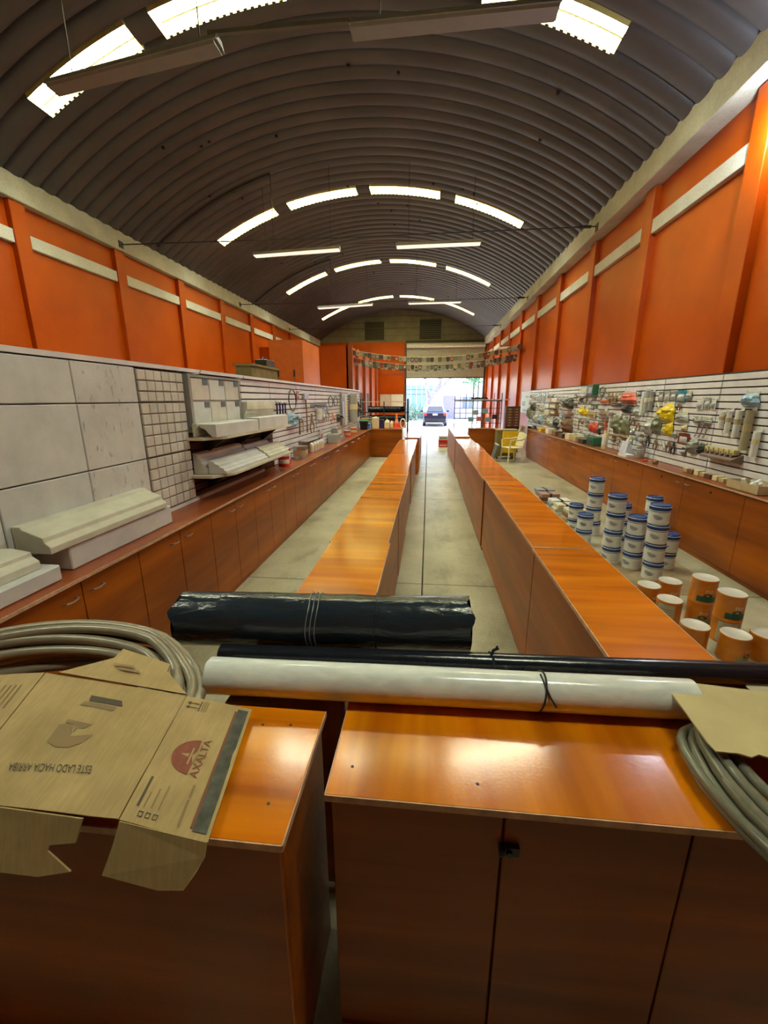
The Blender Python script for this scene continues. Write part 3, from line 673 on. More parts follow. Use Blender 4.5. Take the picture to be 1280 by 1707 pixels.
flap('front_flap', [(-.643, .623, .886), (-.438, .622, .886), (-.452, .612, .860), (-.48, .601, .820), (-.536, .599, .815), (-.66, .603, .833)])
print_text(mp_, MP, 'ESTE LADO HACIA ARRIBA', (.455, .735), (-.48, .05), (.015, .055), ink)
print_poly(mp_, MP, [(.40, .14), (.62, .15), (.645, .20), (.41, .19)], ink); print_poly(mp_, MP, [(.385, .20), (.61, .21), (.60, .25), (.37, .235)], ink_pale)
print_poly(mp_, MP, [(.33, .42), (.42, .40), (.45, .50), (.58, .46), (.54, .54), (.48, .585), (.40, .59), (.33, .56)], ink_pale)
print_poly(mp_, MP, [(.36, .37), (.53, .385), (.50, .43), (.46, .43), (.45, .47), (.43, .40), (.36, .40)], ink_pale)
for k in range(5): print_poly(mp_, MP, rectp(.27+k*.012, .272+k*.012, .30, .34), ink_pale)
# side panel: red mark with lettering, dark bar, arrows, tick boxes, small print
dome = [(.50-.30*math.cos(a)*1.0, .505+.135*math.sin(a)*(1 if math.cos(a) > .0 else 1)) for a in [math.radians(-88+176*k/20) for k in range(21)]]
red = print_poly(rp_, RP, dome, ink_red)
RP2 = [tuple(Vector(p)+Vector((0, 0, .0009))) for p in RP]
print_poly(rp_, RP2, [(.30, .50), (.41, .485), (.41, .515)], card); print_poly(rp_, RP2, [(.425, .44), (.45, .44), (.45, .57), (.425, .57)], card)
print_poly(rp_, RP2, [(.45, .50), (.50, .46), (.50, .56)], card)
print_text(rp_, RP, 'AXALTA', (.575, .505), (0, -.30), (-.10, 0), ink_red)
print_poly(rp_, RP, rectp(.80, .96, .035, .965), ink_bar); print_poly(rp_, RP, rectp(.765, .80, .06, .95), plain('print_bar_edge', (.20, .075, .04), .8))
for k in range(3):
    u = .16+k*.085; w_ = .055
    for r_ in (rectp(u, u+w_, .925, .93), rectp(u, u+w_, .953, .958), rectp(u, u+.008, .925, .958), rectp(u+w_-.008, u+w_, .925, .958)): print_poly(rp_, RP, r_, ink)
    print_poly(rp_, RP, rectp(u+.02, u+.035, .80-.03*k, .90), ink_pale)
print_poly(rp_, RP, rectp(.10, .13, .70, .90), ink)
print_poly(rp_, RP, rectp(.62, .645, .80, .96), ink_pale); print_poly(rp_, RP, rectp(.62, .645, .70, .785), ink_pale)
for v in (.055, .095):
    print_poly(rp_, RP, rectp(.10, .24, v, v+.006), ink); print_poly(rp_, RP, [(.06, v+.003), (.11, v-.012), (.11, v+.018)], ink)
print_poly(rp_, RP, rectp(.25, .265, .03, .125), ink)
for k in range(3): print_poly(rp_, RP, rectp(.29+.03*k, .305+.03*k, .03, .12), ink_pale)
FP = [(-1.0, 1.04, 1.031), (-.78, 1.04, 1.012), (-.72, 1.0, 1.001), (-.95, 1.0, 1.03)]
print_poly([c for c in t.children if c.name.startswith('top_flap')][0], [tuple(Vector(p)+Vector((0, 0, .0015))) for p in FP], rectp(.3, .6, .0, .25), ink_pale)
print_poly([c for c in t.children if c.name.startswith('top_flap')][0], [tuple(Vector(p)+Vector((0, 0, .0015))) for p in FP], rectp(.33, .62, .4, .6), ink_pale)
LP = [(-1.45, .86, 1.06), (-1.095, .971, 1.032), (-1.049, .645, .945), (-1.36, .60, 1.0)]
lp_ = [c for c in t.children if c.name.startswith('side_panel')][-1]
for k in range(4): print_poly(lp_, LP, rectp(.80+.035*k, .81+.035*k, .12, .34), ink_pale)
# right card
m = MB(); poly = [(.700, 1.16, .998), (.751, 1.155, 1.004), (.965, 1.13, 1.012), (1.25, 1.12, 1.012), (1.22, .87, .995)]
zig = []
for k in range(22): zig.append((1.2-.46*k/21, .885+(.008 if k % 2 else -.002), .985+.008*math.sin(k)))
poly += zig + [(.694, .897, .988), (.689, .925, .988), (.695, 1.02, .992), (.697, 1.08, .995)]
pv = [Vector((p[0], p[1], .992+.02*(p[1]-.87)+.006*noise.noise(Vector((p[0]*7, p[1]*7, 0))))) for p in poly]; k = len(pv)
t2 = thing('cardboard_sheet', 'torn tan card lying over the hose coil at the right edge', 'cardboard', (.95, 1.0, .99))
m.add(pv+[p+Vector((0, 0, .004)) for p in pv], [tuple(range(k-1, -1, -1)), tuple(range(k, 2*k))]+[(i, (i+1) % k, k+(i+1) % k, k+i) for i in range(k)])
m.build('sheet', plain('tan_card', (.50, .41, .21), .85, var=.12, scale=6), t2)
tag(MB().box(-.60, -.47, 1.056, 1.14, .89, .9).build('cardboard_scrap', olive), 'small cardboard scrap under the silver roll', 'cardboard')

# ================================================================ PAINT CANS
def can_white(loc, label):
    t = thing('paint_can', label, 'paint can', loc, 'white and blue paint cans'); r = .093
    MB().lathe([(r*.97, 0), (r*.97, .005), (r, .008), (r, .150)], 24).build('body', white_pl, t, smooth=True, local=True)
    MB().lathe([(r*1.003, .143), (r*1.02, .145), (r*1.03, .150), (r*1.03, .178), (r*1.002, .181), (r*.985, .19), (r*.93, .196), (r*.9, .190), (0.001, .190)], 24).build('lid', blue_pl, t, smooth=True, local=True)
    MB().lathe([(r*1.031, .1755), (r*1.04, .177), (r*1.04, .1795), (r*1.02, .182)], 24).build('rim', white_pl, t, smooth=True, local=True)
    MB().lathe([(r*1.004, .128), (r*1.006, .129), (r*1.004, .134)], 24).build('stripe', navy, t, local=True)
    b = MB()                                             # round logo of nested arcs on the side facing the aisle
    for R_ in (.046, .036, .026, .016):
        for k in range(14):
            a, c = math.radians(180+150*k/14), math.radians(180+150*(k+1)/14)
            def Q(an, rr): th = math.radians(222)+rr*math.cos(an)/r; z = .098+rr*math.sin(an); return (r*1.004*math.cos(th), r*1.004*math.sin(th), z)
            b.add([Q(a, R_), Q(c, R_), Q(c, R_-.005), Q(a, R_-.005)], [(0, 1, 2, 3)])
    b.build('logo', navy, t, local=True)
    b = MB()
    for k in range(4):
        z = .10-.018*k; n = 6
        for i in range(n):
            a0, a1 = math.radians(268+ i*8), math.radians(268+(i+1)*8)
            b.add([(r*1.003*math.cos(a0), r*1.003*math.sin(a0), z), (r*1.003*math.cos(a1), r*1.003*math.sin(a1), z), (r*1.003*math.cos(a1), r*1.003*math.sin(a1), z+.005), (r*1.003*math.cos(a0), r*1.003*math.sin(a0), z+.005)], [(0, 1, 2, 3)])
    b.build('label_print', plain('print_grey', (.5, .49, .46), .6), t, local=True)
    return t
stacks = [('beside the bundles on the floor', 2.27, 5.83, 4), ('nearest the island, tall', 2.10, 4.78, 4), ('of three left of the front tall one', 2.262, 4.62, 3), ('tall, nearest the orange cans', 2.33, 4.34, 4),
          ('against the right wall cabinets', 2.93, 5.62, 3), ('of two, beside the front tall one', 2.63, 4.66, 2), ('low beside the island', 2.02, 5.42, 2), ('low by the tile bundles', 2.08, 5.95, 2),
          ('hidden mid group', 2.36, 5.2, 3), ('low behind the stack of three', 2.52, 5.0, 2)]
can0 = None; posn = {0: 'bottom', 1: 'second', 2: 'third', 3: 'top'}
for (lab, x, y, n) in stacks:
    for k in range(n):
        nm = 'top' if k == n-1 else ['bottom', 'second', 'third'][k]
        L_ = '%s white blue paint can, stack %s' % (nm, lab)
        p = (x+random.uniform(-.006, .006)-.004*k, y+random.uniform(-.006, .006), k*.1965+.0045)
        if can0 is None: can0 = can_white(p, L_)
        else: copy_thing(can0, p, L_, rz=random.uniform(-.35, .35))
can_or = plain('can_orange', (.62, .20, .01), .3, var=.15, scale=12); can_dk = plain('can_dark_green', (.015, .09, .055), .35); lid_m = plain('can_lid', (.66, .62, .54), .4, .1, var=.08, scale=14)
can_lab = plain('can_label_pale', (.46, .42, .29), .5, var=.12, scale=30)
def can_orange(loc, label, rz, pale):
    t = thing('paint_can', label, 'paint can', loc, 'orange paint cans', rz); r = .092
    MB().lathe([(r, 0), (r*1.015, .004), (r, .01), (r, .178), (r*1.02, .182), (r*1.02, .190), (r*1.0, .193)], 28).build('body', can_or, t, smooth=True, local=True)
    MB().lathe([(r*.99, .1905), (r*.99, .1945), (r*.95, .1955), (r*.93, .1942), (.001, .1942)], 28).build('lid', lid_m, t, smooth=True, local=True)
    def wrap(a0, a1, z0, z1, off, mat, name, par):
        b = MB(); n = max(2, int(abs(a1-a0)/8))
        for i in range(n):
            p, q = math.radians(a0+(a1-a0)*i/n), math.radians(a0+(a1-a0)*(i+1)/n); R_ = r+off
            b.add([(R_*math.cos(p), R_*math.sin(p), z0), (R_*math.cos(q), R_*math.sin(q), z0), (R_*math.cos(q), R_*math.sin(q), z1), (R_*math.cos(p), R_*math.sin(p), z1)], [(0, 1, 2, 3)])
        return b.build(name, mat, par, local=True)
    lab = wrap(15, 95, .012, .174, .0012, can_lab, 'pale_label', t)
    for k in range(5): wrap(22, 88, .04+.022*k, .046+.022*k, .002, plain('print_brown', (.28, .24, .15), .6), 'print_line', lab)
    wrap(-150, -60, .012, .06, .0012, can_dk if pale else plain('can_green_pale', (.30, .27, .10), .5), 'base_band', t)
    b = MB(); N = 16; V = [((r+.003)*math.cos(math.radians(-105)+.032*math.cos(2*math.pi*k/N)/r), (r+.003)*math.sin(math.radians(-105)+.032*math.cos(2*math.pi*k/N)/r), .068+.016*math.sin(2*math.pi*k/N)) for k in range(N)]
    b.add(V, [tuple(range(N))]).build('badge', can_dk, t, local=True)
    v, f = text_mesh('no', .055)
    MB().add([((r+.003)*math.cos(math.radians(-100)+p.x/r), (r+.003)*math.sin(math.radians(-100)+p.x/r), .108+p.y) for p in v], f).build('lettering', plain('print_cream', (.75, .66, .45), .6), t, local=True)
    return t
oc = [(2.235, 3.83, 0, 'low orange can nearest the white and blue stacks, lid facing up', 10), (2.03, 3.44, 0, 'orange can showing its pale label beside the island', 175), (2.285, 3.46, 0, 'lower can of the rear orange stack of two', 0), (2.285, 3.46, .195, 'upper can of the rear orange stack of two', 6),
      (2.31, 3.18, 0, 'lower can of the front orange stack, pale label forward', 190), (2.31, 3.18, .195, 'upper can of the front orange stack of two', 14), (2.20, 2.915, 0, 'low orange can nearest the camera, left of the pair', 40), (2.42, 2.94, 0, 'low orange can at the right edge of the view', 60), (1.99, 3.02, 0, 'orange can half hidden behind the island edge', -30), (2.0, 3.72, 0, 'orange can tucked behind the island near the white cans', 30)]
for i, (x, y, z, L_, rzd) in enumerate(oc): can_orange((x, y, z+.001), L_, math.radians(rzd), i % 2)
tag(MB().box(2.05, 2.85, 3.95, 5.1, .0005, .004).build('cardboard_mat', plain('mat_tan', (.30, .22, .12), .9, var=.2, scale=4)), 'flat cardboard under the white and blue paint cans', 'cardboard')
# bundles on the floor
rnd = random.Random(4); cols = [white_en, plain('bundle_grey', (.25, .26, .28), .6), plain('bundle_kraft', (.42, .30, .16), .8), plain('bundle_cream', (.6, .53, .38), .7), plain('bundle_rose', (.38, .22, .18), .7), brown]
bl = [('pale wrapped tile bundle farthest along the right aisle floor', 2.2, 8.05, [0, 4, 1]), ('rose and grey tile bundle second along the floor pile', 2.16, 7.62, [4, 5, 4]), ('grey wrapped tile bundle with a white top on the floor', 2.22, 7.18, [3, 1, 0]),
      ('cream tile bundle in the middle of the floor pile', 2.2, 6.85, [0, 3, 3]), ('kraft strapped tile bundle near the white cans', 2.25, 6.5, [2, 5, 3]), ('low dark brown tile bundle touching the white cans', 2.28, 6.18, [5, 2])]
for L_, x, y, cs in bl:
    t = thing('tile_bundle', L_, 'bundle', (x, y, 0), 'wrapped bundles on the floor'); z = .001
    for c in cs:
        a = rnd.uniform(-.12, .12); M = Matrix.Translation((x, y, 0)) @ Matrix.Rotation(a, 4, 'Z'); h = rnd.uniform(.05, .075); w = rnd.uniform(.13, .17)
        MB().box(-w, w, -.11, .11, z, z+h, M).build('pack', cols[c], t, bevel=.008); z += h+.002
    M = Matrix.Translation((x, y, 0)) @ Matrix.Rotation(a, 4, 'Z'); MB().box(-.02, .02, -.115, .115, .01, z+.003, M).build('strap', plain('strap_dark', (.06, .05, .04), .6), t)

# ================================================================ GOODS ON THE SLAT PANELS
def wall_item(side, kind, y0, y1, z0, z1, mat, label, cat, group, d=.05, hook=True):
    """side +1: right panel (goods face -x), side -1: left partition (goods face +x)"""
    xw = 3.419 if side > 0 else -2.128; s = -side
    yc, zc = (y0+y1)/2, (z0+z1)/2; hy, hz = (y1-y0)/2, (z1-z0)/2; seed = hash_(label)
    t = thing(kind_name[kind], label, cat, (xw, yc, z0), group)
    def X(a): return xw+s*a
    rnd = random.Random(seed)
    if kind == 'bag':                                            # puffy clear bag with a paper header
        n = 14; m = MB()
        for f in (0, 1):
            m.grid(lambda u, v: (X(.012+(d*(1 if f == 0 else .1))*((1-abs(2*u-1)**2.4)*(1-abs(2*v-1)**2.4))*(1+.7*noise.noise(Vector((u*4+seed, v*4, seed*.3)))+.5*noise.noise(Vector((u*11+seed, v*7, seed*.7))))), y0+(y1-y0)*(u+(.5-u)*.35*v*v)+.02*noise.noise(Vector((v*4, seed, u))), z0+(z1-z0)*.9*v), n, n)
        b = m.build('bag', mat, t, smooth=True)
        box(min(X(.008), X(.016)), max(X(.008), X(.016)), y0+hy*.25, y1-hy*.25, z0+(z1-z0)*.82, z1).build('header_card', rnd.choice([white_en, cream_pl, white_pl]), t)
    elif kind == 'card':                                         # backing card with a clear bubble
        box(min(X(.01), X(.014)), max(X(.01), X(.014)), y0, y1, z0, z1).build('backing_card', mat, t)
        n = 6; m = MB().grid(lambda u, v: (X(.014+d*(1-abs(2*u-1)**3)*(1-abs(2*v-1)**3)), y0+hy*.3+hy*1.4*u, z0+hz*.15+hz*1.2*v), n, n)
        m.build('blister', plain('blister_grey', (.45, .44, .42), .2), t, smooth=True)
    elif kind == 'tube':
        r = min(hy, d*.6)*.95
        b = MB().tube([(X(r+.008), yc, z0), (X(r+.008), yc, z1-.03)], r, 10).build('tube_pack', mat, t, smooth=True)
        MB().tube([(X(r+.008), yc, z0+hz*.9), (X(r+.008), yc, z0+hz*1.25)], r*1.03, 10).build('label_band', rnd.choice([white_en, cream_pl, plain('label_kraft', (.5, .38, .2), .7)]), t)
        box(min(X(.008), X(.014)), max(X(.008), X(.014)), yc-r*.8, yc+r*.8, z1-.05, z1).build('header_card', white_en, t)
    elif kind == 'box':
        b = box(min(X(.002), X(d)), max(X(.002), X(d)), y0, y1, z0, z1).build('carton', mat, t, bevel=.003)
        box(min(X(d), X(d+.002)), max(X(d), X(d+.002)), y0+hy*.3, y1-hy*.3, z0+hz*.4, z1-hz*.5).build('label', rnd.choice([white_en, cream_pl, steel]), t)
    elif kind == 'plier':
        for q in (-1, 1):
            MB().tube([(X(.03), yc+q*.004, z1-.01), (X(.03), yc+q*.02, z0+hz*1.2), (X(.03), yc+q*hy*.9, z0+hz*.6), (X(.03), yc+q*hy*.6, z0)], [.012, .014, .010, .009], 8).build('grip', mat, t, smooth=True)
        MB().tube([(X(.018), yc, z0+hz*1.25), (X(.042), yc, z0+hz*1.25)], .014, 10).build('pivot', steel, t)
    elif kind == 'trowel':
        MB().box(min(X(.03), X(.036)), max(X(.03), X(.036)), y0, y1, z0, z1).build('blade', mat, t, bevel=.002)
        MB().tube([(X(.036), yc-hy*.5, zc), (X(.075), yc-hy*.4, zc), (X(.075), yc+hy*.4, zc), (X(.036), yc+hy*.5, zc)], .011, 8).build('grip', brown, t, smooth=True)
    elif kind == 'ring':
        N = 24; MB().tube([(X(.03), yc+hy*math.cos(2*math.pi*k/N), zc+hz*math.sin(2*math.pi*k/N)) for k in range(N)], d*.3, 8, closed=True).build('loop', mat, t, smooth=True)
        MB().tube([(X(.005), yc, z1-.004), (X(.03+d*.3), yc, z1-.004)], .004, 6).build('tie', steel, t)
    elif kind == 'tool':                                         # long handled tool with a head
        MB().tube([(X(.03), yc, z0), (X(.03), yc+hy*.15, zc), (X(.03), yc, z1-hz*.25)], [.014, .011, .013], 8).build('shaft', mat, t, smooth=True)
        MB().box(min(X(.012), X(.05)), max(X(.012), X(.05)), yc-hy, yc+hy, z1-hz*.3, z1).build('head', steel, t, bevel=.008)
    elif kind == 'brush':
        MB().tube([(X(.03), yc, z1), (X(.03), yc, zc+hz*.2), (X(.03), yc, zc)], [.012, .010, .02], 8).build('handle', mat, t, smooth=True)
        MB().box(min(X(.018), X(.042)), max(X(.018), X(.042)), yc-hy*.8, yc+hy*.8, zc-hz*.25, zc+hz*.05).build('ferrule', steel, t)
        MB().box(min(X(.02), X(.04)), max(X(.02), X(.04)), yc-hy*.8, yc+hy*.8, z0, zc-hz*.25).build('bristles', brown, t)
    elif kind == 'hooks':
        for q in (-.7, 0, .7):
            y = yc+q*hy; MB().tube([(X(.01), y, z1), (X(.025), y, zc), (X(.03), y+.012, z0+hz*.3), (X(.03), y+.03, z0), (X(.03), y+.045, z0+hz*.3)], .008, 6).build('hook', mat, t, smooth=True)
        box(min(X(.004), X(.01)), max(X(.004), X(.01)), y0, y1, z1-.02, z1).build('bar', steel, t)
    if hook and kind in ('bag', 'card', 'tube', 'plier'):
        MB().tube([(X(-.002), yc, z1-.008), (X(.07), yc, z1-.008), (X(.078), yc, z1+.004)], .003, 5).build('peg', steel, t)
    return t
def hash_(s): return sum((i+1)*ord(c) for i, c in enumerate(s)) % 997
kind_name = dict(bag='bagged_goods', card='blister_card', tube='tube_pack', box='carton', plier='pliers', trowel='trowel', ring='hose_ring', tool='hand_tool', brush='brush', hooks='hook_set')
bagc = film('bag_clear', (.42, .42, .38), .22, .3, 30); bago = film('bag_olive', (.20, .20, .12), .22, .3, 30); bagp = film('bag_pink', (.75, .16, .10), .3, .3, 30); bagy = film('bag_yellow', (.80, .56, .01), .3, .3, 30)
bagb = film('bag_blue', (.30, .45, .55), .25, .3, 30); bagk = film('bag_dark', (.05, .045, .04), .3, .3, 30); bagbr = film('bag_brown', (.16, .07, .035), .35, .3, 20); bagg = film('bag_grey', (.30, .29, .26), .25, .3, 30)
kraft_l = plain('kraft_light', (.48, .36, .2), .7); teal = plain('teal_card', (.01, .20, .30), .5); dkred = plain('dark_red_card', (.16, .015, .012), .5); tool_y = plain('tool_ochre', (.45, .27, .03), .5)
G = 'goods hanging on the right panel'; TAKEN = [(8.4, 8.8, 1.1, 1.56), (5.0, 5.6, 1.08, 1.27)]; MAIN = []; USED = set()
for it in [
 ('box', 9.63, 10.05, 1.9, 2.06, bagb, 'pale blue carton at the top of the right panel', 'carton', .12), ('box', 9.32, 9.61, 1.87, 2.08, green_pl, 'dark green carton beside the pale blue one on top of the panel', 'carton', .12),
 ('ring', 8.94, 9.18, 1.86, 2.01, bago, 'olive cable ring hanging near the top of the right panel', 'cable', .05), ('brush', 8.34, 8.46, 1.74, 1.92, tool_y, 'first wooden brush beside the pink bag', 'brush', .05), ('brush', 8.48, 8.6, 1.75, 1.9, brown, 'second wooden brush, left of the first one', 'brush', .05), ('brush', 8.62, 8.74, 1.73, 1.9, tool_y, 'third wooden brush over the orange level', 'brush', .05),
 ('trowel', 8.65, 9.08, 1.705, 1.775, orange_pl, 'small orange float on the right panel', 'tool', .05), ('trowel', 8.11, 8.53, 1.655, 1.725, bagk, 'black float under the wooden brushes', 'tool', .05),
 ('bag', 9.95, 10.24, 1.45, 1.66, bagy, 'yellow pack left of the tan trowel', 'bag', .06), ('bag', 9.69, 9.93, 1.43, 1.62, bagy, 'smaller yellow pack touching the tan trowel', 'bag', .06), ('trowel', 9.24, 9.66, 1.42, 1.53, kraft_l, 'tan plastering trowel above the red pack', 'trowel', .05),
 ('trowel', 8.69, 9.15, 1.56, 1.63, white_en, 'upper pale trowel of the stacked four', 'trowel', .05), ('trowel', 8.56, 9.12, 1.485, 1.535, kraft_l, 'second trowel of the stacked four', 'trowel', .05), ('trowel', 8.64, 9.04, 1.405, 1.46, steel, 'third trowel of the stacked four', 'trowel', .05), ('trowel', 8.7, 9.0, 1.31, 1.37, kraft_l, 'lowest trowel of the stacked four', 'trowel', .05),
 ('bag', 9.09, 9.3, 1.12, 1.36, red_pl, 'bright red pack low on the right panel', 'bag', .05), ('bag', 9.32, 9.52, 1.13, 1.35, red_pl, 'bright red pack left of its twin', 'bag', .05),
 ('tool', 8.45, 8.6, 1.12, 1.56, white_pl, 'white caulking gun with a bent frame', 'tool', .05), ('plier', 8.62, 8.76, 1.1, 1.4, red_pl, 'red handled cutters beside the caulking gun', 'pliers', .05),
 ('bag', 8.05, 8.36, 1.19, 1.55, bago, 'large olive clear bag left of the dangling pair', 'bag', .09), ('bag', 7.72, 8.03, 1.19, 1.53, bago, 'large olive clear bag above the dustpan', 'bag', .09), ('trowel', 7.72, 8.5, 1.145, 1.17, tool_y, 'long wooden straightedge under the olive bags', 'tool', .05),
 ('bag', 7.6, 8.15, 1.71, 1.93, bagp, 'bright pink bag high on the right panel', 'bag', .12), ('bag', 7.56, 8.05, 1.56, 1.71, bagk, 'dark bag right below the pink one', 'bag', .1), ('bag', 7.4, 7.62, 1.52, 1.68, bagc, 'clear bag right of the dark bag', 'bag', .07),
 ('tube', 7.28, 7.36, 1.55, 1.93, white_pl, 'long pale tube pack nearest the pink bag', 'tube', .06), ('tube', 7.16, 7.25, 1.58, 1.95, bagc, 'long clear tube pack in the middle of three', 'tube', .06), ('tube', 7.03, 7.12, 1.62, 1.93, bagg, 'grey tube pack, right of three', 'tube', .06),
 ('card', 6.8, 6.93, 1.76, 1.9, bagg, 'small fitting card nearest the tube packs', 'card', .03), ('card', 6.63, 6.77, 1.75, 1.91, bagc, 'middle one of three small fitting cards', 'card', .03), ('card', 6.47, 6.6, 1.77, 1.9, bagg, 'small fitting card nearest the teal card', 'card', .03),
 ('card', 6.24, 6.44, 1.75, 1.91, teal, 'teal blister card near the top of the panel', 'card', .04), ('bag', 6.1, 6.22, 1.77, 1.9, bagc, 'clear bag right of the teal card', 'bag', .04),
 ('bag', 6.42, 6.72, 1.47, 1.76, bagy, 'bright yellow bag in the middle of the right panel', 'bag', .12), ('bag', 6.4, 6.56, 1.29, 1.5, bagy, 'yellow bag hanging below the bright one', 'bag', .08), ('bag', 6.72, 6.92, 1.28, 1.62, bago, 'clear olive bag left of the yellow bag', 'bag', .08), ('bag', 6.95, 7.2, 1.26, 1.5, bagc, 'clear bag with a long tail under the tube packs', 'bag', .07),
 ('bag', 6.08, 6.38, 1.49, 1.63, bagc, 'clear bag right of the bright yellow bag', 'bag', .06), ('card', 5.83, 5.96, 1.66, 1.8, white_en, 'silver hinge card, left of three', 'card', .03), ('card', 5.7, 5.81, 1.67, 1.81, bagc, 'silver hinge card, middle of three', 'card', .03), ('card', 5.59, 5.68, 1.67, 1.8, white_en, 'silver hinge card next to the panel seam', 'card', .03),
 ('bag', 5.6, 5.78, 1.5, 1.585, bagc, 'flat clear pack by the panel seam', 'bag', .04), ('bag', 5.8, 5.98, 1.5, 1.585, bagg, 'flat grey pack left of the clear one by the seam', 'bag', .04), ('hooks', 5.62, 5.87, 1.33, 1.49, steel, 'set of three steel hooks on a bar', 'hooks', .04),
 ('card', 6.0, 6.25, 1.21, 1.355, dkred, 'dark red gridded card low on the panel', 'card', .02), ('plier', 6.36, 6.47, 1.06, 1.23, brown, 'brown pliers, left of a pair', 'pliers', .04), ('plier', 6.24, 6.34, 1.05, 1.22, bagk, 'black pliers, right of a pair', 'pliers', .04), ('plier', 6.72, 6.84, 1.07, 1.21, brown, 'brown pliers under the clear olive bag', 'pliers', .04), ('plier', 6.95, 7.06, 1.08, 1.26, bagk, 'dark pliers left of the brown ones', 'pliers', .04),
 ('bag', 5.78, 5.96, 1.11, 1.3, bagg, 'grey padded bag low near the seam', 'bag', .08), ('bag', 5.6, 5.76, 1.12, 1.28, bagk, 'dark padded bag touching the seam', 'bag', .06),
 ('tube', 5.36, 5.44, 1.46, 1.68, white_pl, 'short white tube pack, first right of the seam', 'tube', .05), ('tube', 5.24, 5.32, 1.42, 1.69, white_pl, 'longer white tube pack, second right of the seam', 'tube', .05), ('tube', 5.07, 5.17, 1.38, 1.7, white_pl, 'fat white tube pack with a tan label', 'tube', .06), ('tube', 4.9, 5.0, 1.26, 1.71, plain('tan_tube', (.36, .31, .2), .5), 'long tan tube pack near the right edge', 'tube', .07), ('tube', 4.76, 4.84, 1.21, 1.5, white_pl, 'pale tube pack at the right edge of the view', 'tube', .06),
 ('bag', 4.9, 5.14, 1.71, 1.87, bagb, 'clear pale blue bag at the top near the right edge', 'bag', .08),
 ('card', 13.06, 13.25, 1.69, 1.99, white_en, 'white hanging pack, nearest of a far row of five', 'card', .03), ('card', 13.32, 13.5, 1.69, 1.98, bagb, 'pale blue hanging pack, second of the far row', 'card', .03), ('card', 13.57, 13.75, 1.7, 1.99, white_en, 'white hanging pack, third of the far row', 'card', .03), ('card', 13.82, 14.0, 1.7, 1.98, bagb, 'pale blue hanging pack, fourth of the far row', 'card', .03), ('card', 14.07, 14.25, 1.69, 1.97, white_en, 'white hanging pack, last of the far row', 'card', .03),
 ('bag', 14.4, 14.8, 1.42, 1.72, bagk, 'dark tool pouch at the far end of the panel', 'bag', .1), ('bag', 14.9, 15.3, 1.15, 1.6, bago, 'olive bundle at the far end of the panel', 'bag', .1), ('bag', 13.4, 13.85, 1.05, 1.4, bagb, 'pale blue bundle low at the far end', 'bag', .1), ('bag', 13.9, 14.4, 1.05, 1.4, bagc, 'clear bundle left of the low pale blue one', 'bag', .1), ('bag', 13.35, 13.8, 1.42, 1.66, bagc, 'clear bundle below the far row of packs', 'bag', .08),
 ('box', 11.85, 12.35, 1.72, 1.81, white_en, 'white carton, top of the far small pile', 'carton', .1), ('box', 12.4, 12.95, 1.71, 1.82, kraft_l, 'kraft carton beside the top white one', 'carton', .1), ('box', 11.9, 12.5, 1.56, 1.66, kraft_l, 'kraft carton, middle of the far small pile', 'carton', .1), ('box', 12.55, 13.0, 1.55, 1.65, white_en, 'white carton, middle of the far small pile', 'carton', .1), ('box', 11.85, 12.4, 1.4, 1.5, brown, 'brown carton, low in the far small pile', 'carton', .1), ('box', 12.45, 12.95, 1.38, 1.5, white_en, 'white carton, low in the far small pile', 'carton', .1), ('bag', 12.2, 12.9, 1.05, 1.33, bagc, 'wide clear bag under the far small pile', 'bag', .1), ('bag', 11.7, 12.15, 1.02, 1.33, bagk, 'dark bag under the far small pile', 'bag', .1),
 ('bag', 10.74, 11.2, 1.56, 1.86, bagk, 'large dark sack hanging in the far half', 'bag', .14), ('box', 10.7, 11.46, 1.44, 1.52, plain('pink_kraft', (.5, .3, .22), .7), 'pinkish shelf carton under the dark sack', 'carton', .14), ('bag', 10.62, 11.4, 1.0, 1.42, bagbr, 'large brown sack below the pinkish carton', 'bag', .14), ('bag', 11.25, 11.5, 1.58, 1.84, bagg, 'grey bag left of the dark sack', 'bag', .1),
 ('card', 10.3, 10.45, 1.7, 1.87, kraft_l, 'kraft card left of the yellow packs', 'card', .03), ('card', 9.9, 10.1, 1.7, 1.86, bagbr, 'brown card over the yellow packs', 'card', .03), ('card', 9.6, 9.8, 1.7, 1.86, kraft_l, 'kraft card under the pale blue carton', 'card', .03), ('tool', 10.1, 10.25, 1.1, 1.38, brown, 'brown handled tool left of the red packs', 'tool', .05), ('tool', 9.75, 9.9, 1.12, 1.36, white_pl, 'white handled tool left of the red packs', 'tool', .05),
 ]:
    k, y0, y1, z0, z1, mt, lab, cat, d = it
    TAKEN.append((y0, y1, z0, z1)); MAIN.append((y0, y1, z0, z1, lab))
    wall_item(1, k, y0, y1, z0, z1, mt, lab, cat, G, d)
